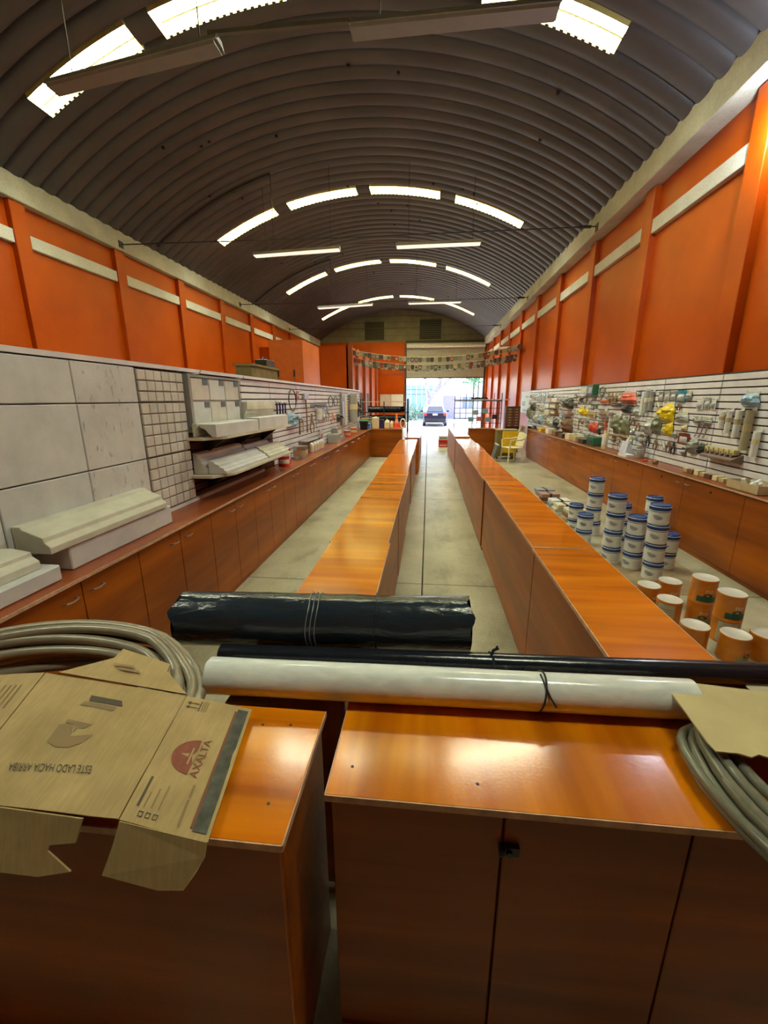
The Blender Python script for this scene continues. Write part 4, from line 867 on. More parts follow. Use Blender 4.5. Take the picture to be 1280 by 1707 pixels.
# small packs filling the gaps between the larger goods: nothing tells them apart
rnd = random.Random(21)
def fillers(n, ya, yb, wy, where, group, mats):
    got = []
    for _ in range(n*80):
        if len(got) >= n: break
        w = rnd.uniform(*wy); h = rnd.uniform(.08, .15); y = rnd.uniform(ya, yb-w); z = rnd.uniform(1.0, 1.93-h)
        if any(y < b+.012 and y+w > a-.012 and z < d+.01 and z+h > c-.01 for a, b, c, d in TAKEN): continue
        TAKEN.append((y, y+w, z, z+h)); got.append((y, y+w, z, z+h))
    for q in sorted(got):
        k = rnd.choice(['bag', 'card', 'card', 'tube', 'plier', 'bag']); mt, cn = rnd.choice(mats)
        yc, zc = (q[0]+q[1])/2, (q[2]+q[3])/2; lab = None
        for m_ in sorted(MAIN, key=lambda m: ((m[0]+m[1])/2-yc)**2+((m[2]+m[3])/2-zc)**2):
            dy, dz = yc-(m_[0]+m_[1])/2, zc-(m_[2]+m_[3])/2
            rel = ('above' if dz > 0 else 'below') if abs(dz) > abs(dy)*.8 else ('left of' if dy > 0 else 'right of')
            c = 'small %s %s %s the %s' % (cn, dict(bag='bag', card='card', tube='tube', plier='pliers')[k], rel, m_[4])
            if len(c.split()) <= 16 and (rel, m_[4]) not in USED: lab = c; USED.add((rel, m_[4])); break
        if lab: wall_item(1, k, *q, mt, lab, 'pack', group, rnd.uniform(.03, .06))
MX = [(bagc, 'clear'), (bagg, 'grey'), (bago, 'olive'), (kraft_l, 'kraft'), (brown, 'brown'), (white_en, 'white'), (bagk, 'black'), (steel, 'steel'), (bagbr, 'dark brown'), (bagb, 'pale blue'), (cream_pl, 'cream')]
fillers(40, 6.0, 9.35, (.08, .15), 'mid panel', 'small packs in the middle of the right panel', MX)
fillers(70, 9.4, 15.3, (.12, .24), 'far along', 'small packs in the far half of the right panel', MX)
# bracket tray
t = thing('bracket_tray', 'tilted tray of yellowish metal brackets low on the panel', 'tray', (3.38, 5.25, 1.11))
MB().prism([(3.418, 4.98, 1.10), (3.30, 4.98, 1.13), (3.30, 4.98, 1.15), (3.418, 4.98, 1.2)], (0, .56, 0)).build('tray', plain('tray_brown', (.2, .13, .1), .6), t)
for k in range(6):
    y = 5.02+k*.088; br_ = thing('metal_bracket', 'yellowish metal bracket in the tilted tray, %s from the right' % ORD[k], 'bracket', (3.36, y+.035, 1.17), 'brackets in the tilted tray')
    MB().box(3.335, 3.40, y, y+.07, 1.192, 1.25).build('plate', plain('bracket_yellow', (.55, .46, .2), .5), br_, bevel=.004)
    MB().box(3.328, 3.335, y+.02, y+.05, 1.155, 1.22).build('leg', steel, br_)
# on the right counter
CZ = .901
def carton(label, x0, x1, y0, y1, h, mat, cat='carton', group='small things on the right counter'):
    t = thing('carton', label, cat, ((x0+x1)/2, (y0+y1)/2, CZ), group)
    box(x0, x1, y0, y1, CZ, CZ+h).build('box', mat, t, bevel=.004); MB().box(x0+.01, x1-.01, (y0+y1)/2-.012, (y0+y1)/2+.012, CZ+h, CZ+h+.0015).build('tape', cream_pl, t)
    return t
rnd = random.Random(11)
for k in range(7): carton('small parts box in the row on the right counter, %s from the hand roller' % ORD[k], 3.24, 3.33, 5.72-.115*k-.085, 5.72-.115*k, rnd.uniform(.04, .065), [kraft_l, brown, cream_pl, kraft_l, bagbr, cream_pl, kraft_l][k])
t = thing('open_carton', 'open kraft carton of white pieces at the right end of the counter', 'carton', (3.26, 4.5, CZ))
x0, x1, y0, y1 = 3.14, 3.40, 4.30, 4.74
box(x0, x1, y0, y1, CZ, CZ+.005).build('bottom', kraft_l, t)
for q in ((x0, x0+.005, y0, y1), (x1-.005, x1, y0, y1), (x0+.005, x1-.005, y0, y0+.005), (x0+.005, x1-.005, y1-.005, y1)): box(*q, CZ, CZ+.09).build('side', kraft_l, t)
for k in range(7): tag(MB().tube([(x0+.05+.12*rnd.random(), y0+.05+.05*k, CZ+.03), (x0+.08+.12*rnd.random(), y0+.06+.05*k, CZ+.10)], .02, 8).build('white_fitting', white_pl, smooth=True), 'white plastic fitting lying in the open kraft carton', 'fitting', 'white fittings in the open carton')
t = thing('paint_roller', 'hand roller lying on the right counter', 'paint roller', (3.25, 6.5, CZ))
MB().tube([(3.22, 6.32, CZ+.025), (3.28, 6.52, CZ+.025)], .025, 10).build('sleeve', brown, t, smooth=True); MB().tube([(3.28, 6.52, CZ+.025), (3.30, 6.57, CZ+.02), (3.24, 6.6, CZ+.015)], .004, 6).build('wire', steel, t); MB().tube([(3.24, 6.6, CZ+.015), (3.16, 6.62, CZ+.015)], .012, 8).build('handle', red_pl, t)
t = thing('dustpan', 'pale lilac dustpan standing on the right counter', 'dustpan', (3.3, 7.5, CZ))
MB().prism([(3.22, 7.36, CZ), (3.38, 7.36, CZ), (3.38, 7.36, CZ+.02), (3.30, 7.36, CZ+.2), (3.26, 7.36, CZ+.22)], (0, .22, 0)).build('pan', plain('lilac_plastic', (.62, .62, .70), .35), t, bevel=.01); MB().tube([(3.28, 7.47, CZ+.2), (3.33, 7.47, CZ+.3)], .012, 8).build('handle', white_pl, t)
t = thing('tray', 'flat white tray at the edge of the right counter', 'tray', (3.2, 7.3, CZ))
box(3.12, 3.25, 7.05, 7.45-.1, CZ, CZ+.006).build('base', white_pl, t)
for q in ((3.12, 3.126, 7.05, 7.35), (3.244, 3.25, 7.05, 7.35), (3.126, 3.244, 7.05, 7.056), (3.126, 3.244, 7.344, 7.35)): box(*q, CZ+.006, CZ+.04).build('rim', white_pl, t)
def bottle(label, x, y, z, r, h, mat, cap, cat='bottle', group=None, name='bottle'):
    t = thing(name, label, cat, (x, y, z), group)
    MB().lathe([(r*.92, 0), (r, .01), (r, h*.68), (r*.9, h*.76), (r*.4, h*.85), (r*.38, h*.9)], 14).build('body', mat, t, smooth=True, local=True)
    MB().lathe([(r*.45, h*.9), (r*.45, h*.99), (r*.3, h)], 12).build('cap', cap, t, smooth=True, local=True)
    MB().lathe([(r*1.01, h*.25), (r*1.012, h*.26), (r*1.01, h*.58)], 14).build('label', cream_pl if mat is not cream_pl else white_en, t, smooth=True, local=True)
    return t
bottle('tall cream glue bottle standing on the right counter', 3.24, 8.25, CZ, .05, .34, cream_pl, cream_pl)
t = thing('parts_bin', 'dark green parts bin on the right counter under the red packs', 'bin', (3.3, 8.85, CZ))
MB().box(3.2, 3.38, 8.7, 9.05, CZ, CZ+.17).build('bin', green_pl, t, bevel=.01); MB().box(3.195, 3.2, 8.78, 8.97, CZ+.04, CZ+.1).build('label', bagk, t)
for k, (y, m_, n_) in enumerate(((9.3, bagk, 'black'), (9.75, kraft_l, 'kraft'), (10.2, cream_pl, 'cream'), (10.7, bagk, 'second black'), (11.3, brown, 'brown'), (11.9, white_en, 'white'), (12.7, yellow_pl, 'yellow'))):
    carton('%s carton on the far half of the right counter' % n_, 3.17, 3.36, y-.14, y+.16, .09+.02*(k % 3), m_)
t = thing('drill_case', 'clear plastic jar of fittings on the right counter near the dustpan', 'jar', (3.3, 7.0, CZ)); t.name = 'fittings_jar'
MB().lathe([(.06, 0), (.065, .01), (.065, .14), (.055, .15)], 14).build('jar', bagc, t, smooth=True, local=True); MB().lathe([(.06, .15), (.06, .17), (.05, .175)], 14).build('lid', steel, t, smooth=True, local=True)

# ---- left partition goods
G2 = 'goods hanging on the left partition'
for it in [
 ('ring', 6.45, 6.8, 1.63, 1.95, bagk, 'thin black hose loop on the left partition', 'hose', .03), ('bag', 6.35, 6.8, 1.38, 1.63, bagb, 'greenish sprayer pack under the black hose loop', 'bag', .1), ('card', 6.92, 7.04, 1.80, 1.93, red_pl, 'small red card near the top of the partition', 'card', .02),
 ('tool', 7.24, 7.5, 1.24, 1.9, brown, 'long handled axe with a dark head', 'tool', .05), ('tool', 6.85, 7.0, 1.24, 1.55, bagbr, 'brown saw handle left of the axe', 'tool', .05), ('tool', 7.05, 7.2, 1.26, 1.5, kraft_l, 'wooden mallet left of the axe', 'tool', .05), ('plier', 7.56, 7.86, 1.21, 1.56, brown, 'large brown shears right of the axe', 'shears', .05),
 ('trowel', 7.64, 8.9, 1.66, 1.72, bagk, 'long black bar above the white pack', 'bar', .05), ('tube', 7.98, 8.2, 1.43, 1.66, white_pl, 'white roll pack under the black bar', 'roll', .1), ('card', 8.25, 8.8, 1.38, 1.63, bagg, 'grey square pack under the black bar', 'card', .05), ('plier', 8.78, 9.1, 1.36, 1.69, bagg, 'grey shears left of the double loop', 'shears', .05),
 ('ring', 9.08, 9.5, 1.64, 1.86, bagk, 'left black loop of the pair of loops', 'hose', .03), ('ring', 9.6, 10.0, 1.66, 1.86, bagk, 'right black loop of the pair of loops', 'hose', .03), ('plier', 9.2, 9.7, 1.30, 1.52, orange_pl, 'orange handled cutters under the loops', 'pliers', .05), ('bag', 9.95, 10.4, 1.30, 1.5, bagk, 'dark pouch right of the orange cutters', 'bag', .08),
 ('box', 10.4, 10.7, 1.19, 1.94, bagg, 'tall grey profile leaning on the partition', 'profile', .06), ('box', 10.8, 11.05, 1.19, 1.92, white_en, 'tall white profile right of the grey one', 'profile', .06), ('tube', 11.3, 11.9, 1.2, 1.96, bagc, 'thick clear tubing bundle at the end of the partition', 'tubing', .2), ('bag', 12.1, 12.8, 1.2, 1.9, bagk, 'black hanging bundle at the far end of the partition', 'bag', .15),
 ('tool', 5.86, 5.95, 1.6, 1.78, navy, 'first navy putty knife beside the foam mouldings', 'putty knife', .05), ('tool', 5.98, 6.07, 1.6, 1.78, navy, 'second navy putty knife beside the foam mouldings', 'putty knife', .05), ('tool', 6.1, 6.19, 1.6, 1.77, navy, 'third navy putty knife beside the foam mouldings', 'putty knife', .05), ('tool', 6.22, 6.3, 1.6, 1.77, navy, 'fourth navy putty knife, nearest the hose loop', 'putty knife', .05),
 ('box', 9.4, 10.1, .99, 1.18, bagg, 'grey wire basket pack low on the partition', 'basket', .12), ('card', 8.3, 8.55, 1.08, 1.24, white_en, 'low white card in the middle of the partition', 'card', .03), ('box', 6.9, 7.9, 1.1, 1.13, plain('tray_steel', (.3, .28, .26), .5), 'thin steel tray shelf above the counter cans', 'tray', .12),
 ]:
    k, y0, y1, z0, z1, mt, lab, cat, d = it
    wall_item(-1, k, y0, y1, z0, z1, mt, lab, cat, G2, d)
def tin(label, x, y, z, r, h, body, lid, band=None, cat='can', group='cans on the left counter'):
    t = thing('tin_can', label, cat, (x, y, z), group)
    MB().lathe([(r, 0), (r*1.02, .004), (r, .01), (r, h*.94), (r*1.03, h*.96), (r*1.03, h)], 18).build('body', body, t, smooth=True, local=True)
    MB().lathe([(r*.97, h), (r*.97, h+.004), (.001, h+.004)], 18).build('lid', lid, t, local=True)
    if band: MB().lathe([(r*1.006, h*.3), (r*1.008, h*.31), (r*1.006, h*.7)], 18).build('label', band, t, smooth=True, local=True)
    return t
tin('wide steel can on the left counter past the shelves', -1.97, 6.45, CZ, .10, .2, steel, steel, kraft_l)
tin('second steel can, behind the wide one', -2.0, 6.72, CZ, .08, .17, steel, steel, cream_pl)
tin('red can on the left counter under the lower shelf end', -1.98, 5.72, CZ, .075, .14, red_pl, steel, white_en); tin('small red can beside the larger red one', -2.02, 5.95, CZ, .06, .22, red_pl, white_pl, white_en)
tin('red can near the far end of the left counter', -1.98, 10.5, CZ, .09, .15, red_pl, white_pl, kraft_l); tin('orange red can at the far end of the left counter', -1.98, 11.4, CZ, .09, .16, orange_pl, white_pl, cream_pl)
for k in range(5): bottle('white spray bottle on the left counter, %s in its row' % ORD[k], -2.02, 7.3+.19*k, CZ, .045, .2, white_pl, bagk if k % 2 else navy, group='white spray bottles')
carton('pale carton on the left counter behind the spray bottles', -2.1, -1.9, 8.9, 9.3, .18, bagc, group='things on the left counter'); carton('second pale carton farther along the left counter', -2.1, -1.92, 9.4, 9.9, .08, bagg, group='things on the left counter')
# ledge box above partition
t = thing('storage_box', 'olive carton on top of the white partition', 'carton', (-2.2, 5.6, 2.066)); box(-2.3, -2.1, 5.12, 6.02, 2.066, 2.2).build('box', olive, t, bevel=.006); box(-2.32, -2.08, 5.1, 6.04, 2.19, 2.215).build('lid', olive, t)
t = thing('black_case', 'small black case on top of the olive carton', 'case', (-2.2, 5.85, 2.216)); box(-2.28, -2.12, 5.68, 6.0, 2.216, 2.31).build('case', bagk, t, bevel=.008); MB().tube([(-2.2, 5.75, 2.31), (-2.2, 5.78, 2.34), (-2.2, 5.9, 2.34), (-2.2, 5.93, 2.31)], .008, 6).build('handle', dark_metal, t)

# ================================================================ FAR END OF THE SHOP
FZ = .901
t = thing('bucket', 'black bucket with a green rim at the end of the left counter', 'bucket', (-1.95, 13.1, FZ))
MB().lathe([(.11, 0), (.14, .25)], 18).build('pail', black_pl, t, smooth=True, local=True); MB().lathe([(.142, .25), (.15, .255), (.15, .285), (.142, .29)], 18).build('rim', plain('rim_green', (.1, .35, .2), .5), t, smooth=True, local=True)
MB().tube([(-.14, 0, .28), (-.1, 0, .42), (.1, 0, .42), (.14, 0, .28)], .006, 6).build('handle', steel, t, local=True)
t = thing('storage_bin', 'bright blue plastic bin at the corner of the counters', 'bin', (-1.98, 13.75, FZ)); MB().box(-2.15, -1.82, 13.58, 13.9, FZ, FZ+.13).build('bin', sky_blue, t, bevel=.01); MB().box(-2.16, -1.81, 13.57, 13.91, FZ+.13, FZ+.16).build('lid', sky_blue, t, bevel=.006)
def jug(label, x, y, w, d, h, mat, cap):
    t = thing('jug', label, 'jug', (x, y, FZ), 'jugs on the far cross cabinet')
    MB().box(x-w, x+w, y-d, y+d, FZ, FZ+h*.72).build('body', mat, t, bevel=.02)
    MB().lathe([(w*.95, h*.70), (w*.6, h*.84), (w*.3, h*.92)], 12, (x, y, FZ)).build('shoulder', mat, t, smooth=True); MB().lathe([(w*.36, h*.92), (w*.36, h)], 10, (x, y, FZ)).build('cap', cap, t)
    MB().tube([(x+w*.3, y, FZ+h*.88), (x+w*.9, y, FZ+h*.86), (x+w*1.0, y, FZ+h*.6)], .014, 6).build('handle', mat, t, smooth=True)
t = thing('canister', 'tall cream canister on the far cross cabinet', 'canister', (-1.66, 13.75, FZ)); MB().box(-1.77, -1.56, 13.66, 13.86, FZ, FZ+.34).build('body', cream_pl, t, bevel=.015); MB().lathe([(.035, 0), (.035, .03)], 12, (-1.66, 13.76, FZ+.34)).build('cap', cream_pl, t)
tin('navy blue can beside the cream canister', -1.47, 13.75, FZ, .08, .27, navy, steel, None, 'can', 'cans on the cross cabinet')
jug('cream jug next to the navy can', -1.30, 13.75, .078, .07, .29, cream_pl, cream_pl); jug('smaller cream jug left of the traffic cone', -1.15, 13.76, .05, .06, .25, cream_pl, orange_pl)
t = thing('traffic_cone', 'orange traffic cone with a pale band on the cross cabinet', 'traffic cone', (-.99, 13.72, FZ)); MB().box(-.1, .1, -.1, .1, 0, .025).build('base', red_pl, t, bevel=.01, local=True)
MB().lathe([(.09, .025), (.065, .17)], 18).build('lower_cone', plain('cone_red', (.8, .05, .02), .4), t, smooth=True, local=True); MB().lathe([(.065, .17), (.045, .28)], 18).build('reflective_band', plain('cone_band', (.8, .35, .25), .4), t, smooth=True, local=True); MB().lathe([(.045, .28), (.02, .45), (.016, .455)], 18).build('tip', orange_pl, t, smooth=True, local=True)
t = thing('cable_coil', 'white cable coil leaning at the end of the cross cabinet', 'cable', (-.79, 13.85, FZ))
for k in range(3): MB().tube([(-.80+.08*math.cos(2*math.pi*i/20), 13.86-.03*k, FZ+.15+.14*math.sin(2*math.pi*i/20)) for i in range(20)], .018, 8, closed=True).build('loop', white_pl, t, smooth=True)
t = thing('wire_rack', 'black rack of dark rolls behind the left cross cabinet', 'rack', (-1.5, 16, 0), 'racks near the street opening')
for x in (-2.45, -.75):
    for y in (15.8, 16.3): MB().box(x-.02, x+.02, y-.02, y+.02, 0, 1.82).build('post', dark_metal, t)
MB().box(-1.62, -1.58, 15.74, 15.775, 0, 1.72).build('post', dark_metal, t)
for z in (1.0, 1.32, 1.7): MB().box(-2.5, -.7, 15.78, 16.32, z, z+.025).build('shelf', dark_metal if z < 1.6 else kraft_l, t)
for k, (x0, x1, y, z) in enumerate(((-2.2, -1.0, 15.93, 1.447), (-2.1, -.85, 16.17, 1.447), (-2.3, -.9, 15.93, 1.127), (-2.2, -.85, 16.17, 1.127))):
    rl, _ = roll('plastic_roll', 'dark plastic roll on the left rack, %s one' % ['upper front', 'upper rear', 'lower front', 'lower rear'][k], (x0, y, z), (x1, y, z), .10, blk if k % 2 else blk2, .006, k)
t = thing('carry_case', 'brown case behind the blue bin', 'case', (-2.0, 14.2, 0)); MB().box(-2.2, -1.75, 14.05, 14.35, 0, 1.2).build('case', brown, t, bevel=.02); MB().box(-2.2, -1.75, 14.03, 14.05, 1.08, 1.12).build('clasp', kraft_l, t)
for k, (a, b) in enumerate(((-3.12, -2.42), (-2.40, -1.62))):
    o = box(a, b, Y1-.045, Y1-.01, 1.0, 2.1).build('notice_board', white_en if k else plain('board_beige', (.55, .48, .42), .6)); tag(o, ['beige board on the far orange wall', 'white board on the far wall next to the street opening'][k], 'board', 'boards on the far wall')
# right end: display grid rack, organiser, chair, yellow crate
t = thing('wire_rack', 'tall wire grid rack in front of the street opening', 'rack', (1.8, 16.2, 0), 'racks near the street opening')
for x in (.95, 1.15, 1.36, 1.62, 2.0, 2.35, 2.62): MB().tube([(x, 16.1, 0), (x, 16.1, 2.0 if x > 1.2 else 1.9)], .016 if x in (.95, 2.62) else .01, 6).build('upright', dark_metal, t)
for z in (.95, 1.12, 1.3, 1.48, 1.74): MB().tube([(.95, 16.1, z), (2.62, 16.1, z)], .010 if z < 1.7 else .02, 6).build('rail', dark_metal, t)
MB().box(.93, 2.9, 16.1, 16.4, 1.76, 1.79).build('shelf', white_en, t)
for x in (.97, 2.6): MB().tube([(x, 16.5, 0), (x, 16.4, 1.76)], .015, 6).build('rear_leg', dark_metal, t)
for k, (x, z, m_) in enumerate(((1.45, 1.0, bagb), (1.75, 1.02, bagp), (2.05, 1.0, bagb), (2.3, 1.1, bagk), (1.6, 1.25, bagc), (1.95, 1.3, bagb))):
    o = box(x, x+.2, 16.02, 16.08, z, z+.16).build('hanging_pack', m_, bevel=.01); tag(o, 'small pack hanging on the wire grid rack, %s one' % ['lower left pale', 'lower pink', 'lower right pale', 'dark', 'upper left clear', 'upper right pale'][k], 'pack', 'packs on the wire rack')
for k in range(5):
    bt = thing('bolt_tray', 'small dark bolt tray on top of the wire rack, %s from the left' % ORD[k], 'tray', (1.6+.12*k, 16.25, 1.79), 'bolt trays on the wire rack')
    MB().box(1.55+.12*k, 1.65+.12*k, 16.15, 16.35, 1.791, 1.81).build('base', bagk, bt); MB().box(1.55+.12*k, 1.65+.12*k, 16.15, 16.16, 1.81, 1.84+.02*(k % 2)).build('front', bagk, bt); MB().box(1.55+.12*k, 1.65+.12*k, 16.34, 16.35, 1.81, 1.86).build('back', bagk, bt)
t = thing('drawer_organiser', 'dark brown drawer organiser against the right wall', 'drawer cabinet', (2.9, 15.4, 0))
MB().box(2.66, 3.14, 15.35, 15.7, 0, 1.55).build('frame', plain('organiser_brown', (.07, .028, .018), .5), t)
for c in range(2):
    for r_ in range(7):
        d_ = MB().box(2.68+.235*c, 2.895+.235*c, 15.32, 15.35, .88+.09*r_, .955+.09*r_).build('drawer', plain('drawer_brown', (.16, .06, .035), .45), t); MB().box(2.75+.235*c, 2.83+.235*c, 15.305, 15.32, .905+.09*r_, .925+.09*r_).build('handle', kraft_l, d_)
t = thing('crate', 'bright yellow panelled crate behind the plastic chair', 'crate', (2.5, 13.5, 0))
MB().box(2.1, 2.7, 13.38, 13.8, .1, .88).build('carton', olive, t, bevel=.01); MB().box(2.26, 2.71, 13.33, 13.38, .2, .86).build('yellow_panel', yellow_pl, t, bevel=.01); MB().box(2.08, 2.72, 13.36, 13.82, .88, .9).build('lid', kraft_l, t)
for x in (2.14, 2.66):
    for y in (13.42, 13.76): MB().box(x-.03, x+.03, y-.03, y+.03, 0, .1).build('foot', olive, t)
t = thing('plastic_chair', 'cream plastic armchair in the right aisle', 'chair', (2.47, 12.85, 0), None, math.radians(-70))
ch = cream_pl
MB().box(-.22, .22, -.22, .22, .41, .44).build('seat', ch, t, bevel=.015, local=True)
bk = MB()
bk.grid(lambda u, v: (-.21+.42*u, .22+.09*v-.03*math.sin(math.pi*u), .46+.40*v-.05*abs(2*u-1)**2*v), 10, 6); bk.grid(lambda u, v: (-.21+.42*u, .235+.09*v-.03*math.sin(math.pi*u), .46+.40*v-.05*abs(2*u-1)**2*v), 10, 6)
bk.build('backrest', ch, t, smooth=True, local=True)
for sx in (-1, 1):
    for sy in (-1, 1): MB().tube([(sx*.2, sy*.2, .42), (sx*.235, sy*.235, .002)], [.026, .018], 8).build('leg', ch, t, smooth=True, local=True)
    MB().tube([(sx*.225, -.2, .43), (sx*.255, -.2, .64), (sx*.26, -.05, .66), (sx*.25, .15, .655), (sx*.215, .28, .70)], .02, 8).build('armrest', ch, t, smooth=True, local=True)
t = thing('folded_case', 'dark grey folded board beside the plastic chair', 'board', (1.95, 12.9, 0)); M = Matrix.Translation((1.93, 13.0, 0)) @ Matrix.Rotation(.25, 4, 'Y'); MB().box(-.02, .02, -.25, .25, 0, .5, M).build('board', plain('slate', (.13, .13, .13), .6), t, bevel=.005); MB().box(-.03, .03, -.26, .26, .5, .53, M).build('rim', white_en, t)
t = thing('garment', 'pale cloth hanging over the end of the right counter', 'cloth', (3.0, 13.98, .6))
MB().grid(lambda u, v: (2.86+.24*u+.02*math.sin(9*v), 14.0-.03*math.sin(7*u), .62+.36*v+.02*math.sin(6*u)), 10, 8).grid(lambda u, v: (2.86+.24*u+.02*math.sin(9*v), 14.02-.03*math.sin(7*u), .62+.36*v+.02*math.sin(6*u)), 10, 8).build('fold', plain('cloth_beige', (.6, .5, .4), .9), t, smooth=True)
tag(MB().lathe([(.13, 0), (.13, .006), (.085, .012), (.08, .06), (.06, .09), (.02, .1)], 16, (3.27, 13.8, .901)).build('hat', bagk, smooth=True), 'dark hat on the far end of the right counter', 'hat')
for k in range(3):
    cr = thing('stacked_crate', ['bottom red crate of the stack in the middle aisle', 'middle red crate of the stack in the middle aisle', 'white crate on top of the stack in the middle aisle'][k], 'crate', (.6, 16.9, .001+.14*k), 'crates in the middle aisle')
    MB().box(.43, .78, 16.75, 17.05, .002+.14*k, .139+.14*k).build('body', red_pl if k != 2 else white_pl, cr, bevel=.008); MB().box(.46, .75, 16.742, 16.75, .05+.14*k, .08+.14*k).build('slot', bagk if k else white_en, cr)
o = box(3.455, 3.468, 15.5, 16.9, 1.32, 2.06).build('wall_poster', plain('poster_pale', (.66, .70, .74), .5)); tag(o, 'pale poster on the right wall past the slat panel', 'poster')
for k, (y, z, h_) in enumerate(((15.7, 1.9, .05), (16.2, 1.72, .16), (16.0, 1.45, .1))): box(3.452, 3.455, y, y+.5, z-h_, z).build('printed_block', plain('poster_blue', (.32, .42, .52), .6), o)
# bunting
flag_cols = [plain('flag_%d' % i, c, .6) for i, c in enumerate([(.10, .10, .09), (.42, .40, .26), (.55, .52, .36), (.08, .10, .13), (.30, .06, .04), (.20, .22, .16), (.5, .5, .46), (.25, .33, .33)])]
rnd = random.Random(3)
for k, (zl, sag, yy, lab, dark) in enumerate(((3.78, .42, 18.5, 'upper string of tool shaped pennants across the hall', .5), (3.50, .42, 18.75, 'middle string of tool shaped pennants', .6), (3.34, .36, 19.0, 'lower string of small pennants', .3))):
    t = thing('bunting', lab, 'bunting', (0, yy, zl), 'strings of pennants across the hall')
    xa, xb = -3.2, 3.565; N = 42
    f = lambda s: Vector((xa+(xb-xa)*s, yy, zl-sag*4*s*(1-s)*.9+.1*s))
    MB().tube([f(i/N) for i in range(N+1)], .008, 5).build('string', kraft_l, t)
    for i in range(N):
        p = f((i+.5)/N); w, h = .072, (.19 if k < 2 else .13)
        MB().prism([(p.x-w, yy-.005, p.z), (p.x-w, yy-.005, p.z-h*.7), (p.x-w*.6, yy-.005, p.z-h), (p.x+w*.6, yy-.005, p.z-h), (p.x+w, yy-.005, p.z-h*.7), (p.x+w, yy-.005, p.z)], (0, .01, 0)).build('pennant', rnd.choice(flag_cols), t)
        if rnd.random() < dark: MB().box(p.x-w*.6, p.x+w*.6, yy-.009, yy-.005, p.z-h*.75, p.z-h*.25).build('printed_patch', rnd.choice(flag_cols), t)
tag(MB().tube([(3.37, 17.4, 3.70), (3.37, 18.35, 3.74)], .10, 14).build('carpet_tube', plain('tube_brown', (.13, .08, .06), .6), smooth=True), 'dark brown tube slung along the right wall beside the pennants', 'tube')
tag(MB().tube([(3.405, 19.7, 3.9), (3.405, 22.5, 4.2)], .06, 10).build('rolled_banner', plain('banner_pale', (.6, .52, .4), .7), smooth=True), 'pale rolled banner behind the brown tube', 'banner')

# ================================================================ STREET
g = struct(box(-40, 45, Y1, 70, -.2, -.02).build('ground_outside', concrete('street', (.5, .5, .48), (.62, .62, .60), .8, False)))
fence_m = plain('fence_blue', (.22, .38, .48), .6)
t = thing('street_fence', 'blue corrugated fence across the street', 'fence', (-4, 40, 0))
for k in range(24): MB().box(-11.6+.5*k, -11.12+.5*k, 40-(.03 if k % 2 else 0), 40.06, 0, 2.98).build('fence_sheet', fence_m, t)
for z in (2.2, 2.6, 2.96): MB().box(-11.6, .4, 39.93, 39.97, z, z+.05).build('rail', plain('fence_dark', (.08, .14, .2), .6), t)
t = thing('street_house', 'pale lilac house wall behind the tree', 'building', (4, 42, 0)); MB().box(.5, 9, 42, 47, 0, 2.9).build('wall', plain('lilac_wall', (.42, .36, .42), .8), t); MB().prism([(.2, 41.7, 2.9), (9.3, 41.7, 2.9), (9.3, 44, 3.5), (.2, 44, 3.5)], (0, 0, .12)).build('roof', plain('roof_grey', (.3, .3, .3), .8), t)
MB().box(1.4, 2.4, 41.95, 42, .1, 2.1).build('door', plain('house_door', (.25, .2, .25), .6), t)
for x in (3.2, 5.0): wdw = MB().box(x, x+1, 41.96, 42, 1.0, 2.0).build('window', plain('house_window', (.12, .14, .18), .3), t); MB().box(x+.48, x+.52, 41.94, 41.96, 1.0, 2.0).build('mullion', white_en, wdw)
# tree
leafm = plain('leaf_green', (.06, .22, .07), .6, var=.4, scale=3); bark = plain('bark', (.30, .29, .27), .85, var=.25, scale=6)
def tree(label, bx, by, br, crowns, seed):
    rnd = random.Random(seed); t = thing('street_tree', label, 'tree', (bx, by, 0), 'trees along the street')
    for i, b in enumerate(br): MB().tube(b[0], b[1], 8).build('trunk' if i == 0 else 'branch', bark, t, smooth=True)
    m = MB()
    for (cx, cy, cz, R_, n) in crowns:
        for _ in range(n):
            d = Vector((rnd.gauss(0, 1), rnd.gauss(0, 1), rnd.gauss(0, .7))); d.normalize(); p = Vector((cx, cy, cz))+d*R_*rnd.random()**.4
            a = rnd.uniform(0, 6.28); u = Vector((math.cos(a), math.sin(a), rnd.uniform(-.5, .5)))*.11; v = Vector((-math.sin(a)*.4, math.cos(a)*.4, .8))*.09
            m.add([p-u, p-v*.6, p+u, p+v], [(0, 1, 2, 3)])
    o = m.build('foliage', leafm, t); o['kind'] = 'stuff'
tree('pale forked tree standing behind the parked car', -.05, 35, [([(-.1, 35, -.02), (-.15, 35, 1.0), (.05, 35, 1.6), (.35, 35, 2.1), (.75, 35, 2.8), (1.0, 35, 3.6), (1.1, 35.2, 5.2)], [.34, .27, .24, .2, .17, .13, .06]), ([(.1, 35, 1.65), (-.1, 35.1, 2.4), (-.3, 35.2, 3.3), (-.7, 35.3, 5)], [.18, .15, .12, .05]), ([(.45, 35, 2.25), (1.2, 34.9, 2.9), (1.9, 34.9, 3.6), (2.8, 35, 4.6)], [.15, .12, .1, .05]), ([(.9, 35, 3.2), (.5, 35, 4.0), (.3, 35, 5.4)], [.12, .09, .04])],
     [(2.8, 35.2, 4.4, 1.5, 700), (-1.2, 35.5, 5.6, 1.4, 600), (.8, 35.2, 6.2, 1.6, 700), (3.6, 36, 3.4, .8, 260)], 5)
t = thing('leafy_bush', 'low pale bush along the fence', 'bush', (-1.5, 38.6, 0)); m = MB(); rnd = random.Random(8)
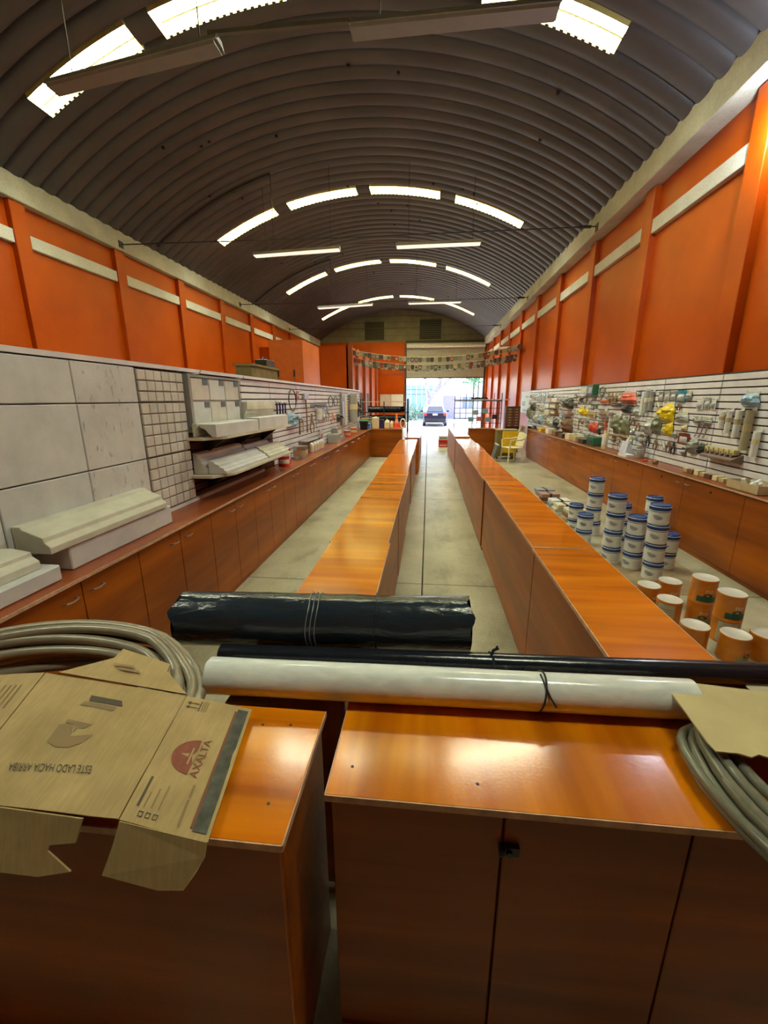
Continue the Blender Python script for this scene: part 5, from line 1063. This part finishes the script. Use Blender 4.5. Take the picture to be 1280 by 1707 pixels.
for _ in range(900):
    p = Vector((rnd.uniform(-3.4, .6), 38.6+rnd.gauss(0, .25), abs(rnd.gauss(.5, .45)))); a = rnd.uniform(0, 6.28); u = Vector((math.cos(a), math.sin(a), .3))*.1; v = Vector((0, .05, .09)); m.add([p-u, p-v, p+u, p+v], [(0, 1, 2, 3)])
o = m.build('foliage', plain('bush_leaf', (.16, .24, .16), .7, var=.4, scale=3), t); o['kind'] = 'stuff'
# car seen from behind
CX0, CY0 = .47, 29.9
t = thing('car', 'dark blue car parked outside the street opening, seen from behind', 'car', (CX0, CY0, -.02))
body_m = plain('car_paint', (.03, .035, .09), .2, .3, var=.05); glass = plain('car_glass', (.03, .04, .05), .08)
def sec(y, hw, z0, z1): return [(CX0-hw*.96, y, z0), (CX0-hw, y, (z0+z1)/2), (CX0-hw*.95, y, z1), (CX0+hw*.95, y, z1), (CX0+hw, y, (z0+z1)/2), (CX0+hw*.96, y, z0)]
S_ = [sec(CY0-.02, .74, .32, .86), sec(CY0+.05, .80, .24, .93), sec(CY0+.5, .84, .2, .95), sec(CY0+1.5, .86, .2, .93), sec(CY0+3.0, .85, .2, .9), sec(CY0+4.0, .8, .24, .78), sec(CY0+4.2, .7, .32, .66)]
MB().add([p for s in S_ for p in s], [(i*6+k, i*6+(k+1) % 6, (i+1)*6+(k+1) % 6, (i+1)*6+k) for i in range(6) for k in range(6)]+[tuple(range(6)), tuple(range(41, 35, -1))]).build('body', body_m, t, smooth=True)
S_ = [[(CX0-.72, CY0+.12, .92), (CX0+.72, CY0+.12, .92)], [(CX0-.55, CY0+.55, 1.36), (CX0+.55, CY0+.55, 1.36)], [(CX0-.57, CY0+1.9, 1.4), (CX0+.57, CY0+1.9, 1.4)], [(CX0-.72, CY0+2.8, .9), (CX0+.72, CY0+2.8, .9)]]
MB().add([p for s in S_ for p in s], [(0, 1, 3, 2), (2, 3, 5, 4), (4, 5, 7, 6), (0, 2, 4, 6), (1, 7, 5, 3)]).build('roof', plain('car_roof', (.25, .27, .30), .25, .3), t)
MB().add([(CX0-.58, CY0+.14, .98), (CX0+.58, CY0+.14, .98), (CX0+.46, CY0+.49, 1.32), (CX0-.46, CY0+.49, 1.32)], [(0, 1, 2, 3)]).build('rear_window', glass, t)
box(CX0-.17, CX0+.17, CY0-.04, CY0-.02, .73, .84).build('number_plate', white_en, t)
for sx in (-1, 1):
    MB().box(CX0+sx*.66-.1, CX0+sx*.66+.1, CY0-.03, CY0+.03, .72, .86).build('tail_light', red_pl, t, bevel=.01)
    MB().box(CX0+sx*.93-.09, CX0+sx*.93+.09, CY0+1.9, CY0+2.0, .9, 1.02).build('mirror', body_m, t, bevel=.02)
    for y in (.65, 3.4): MB().tube([(CX0+sx*.64, CY0+y, .3), (CX0+sx*.84, CY0+y, .3)], .32, 18).build('wheel', black_pl, t, smooth=True)
MB().box(CX0-.74, CX0+.74, CY0-.07, CY0+.05, .30, .5).build('bumper', plain('bumper_dark', (.02, .022, .03), .4), t, bevel=.03)
# post and gate frame at the opening
for k, x in enumerate((2.85, 3.15)): tag(box(x-.03, x+.03, Y1+.5, Y1+.56, -.02, 3.4).build('gate_post', plain('post_teal', (.2, .35, .36), .5)), '%s thin upright post at the right of the street opening' % ['left', 'right'][k], 'post', 'posts at the opening')
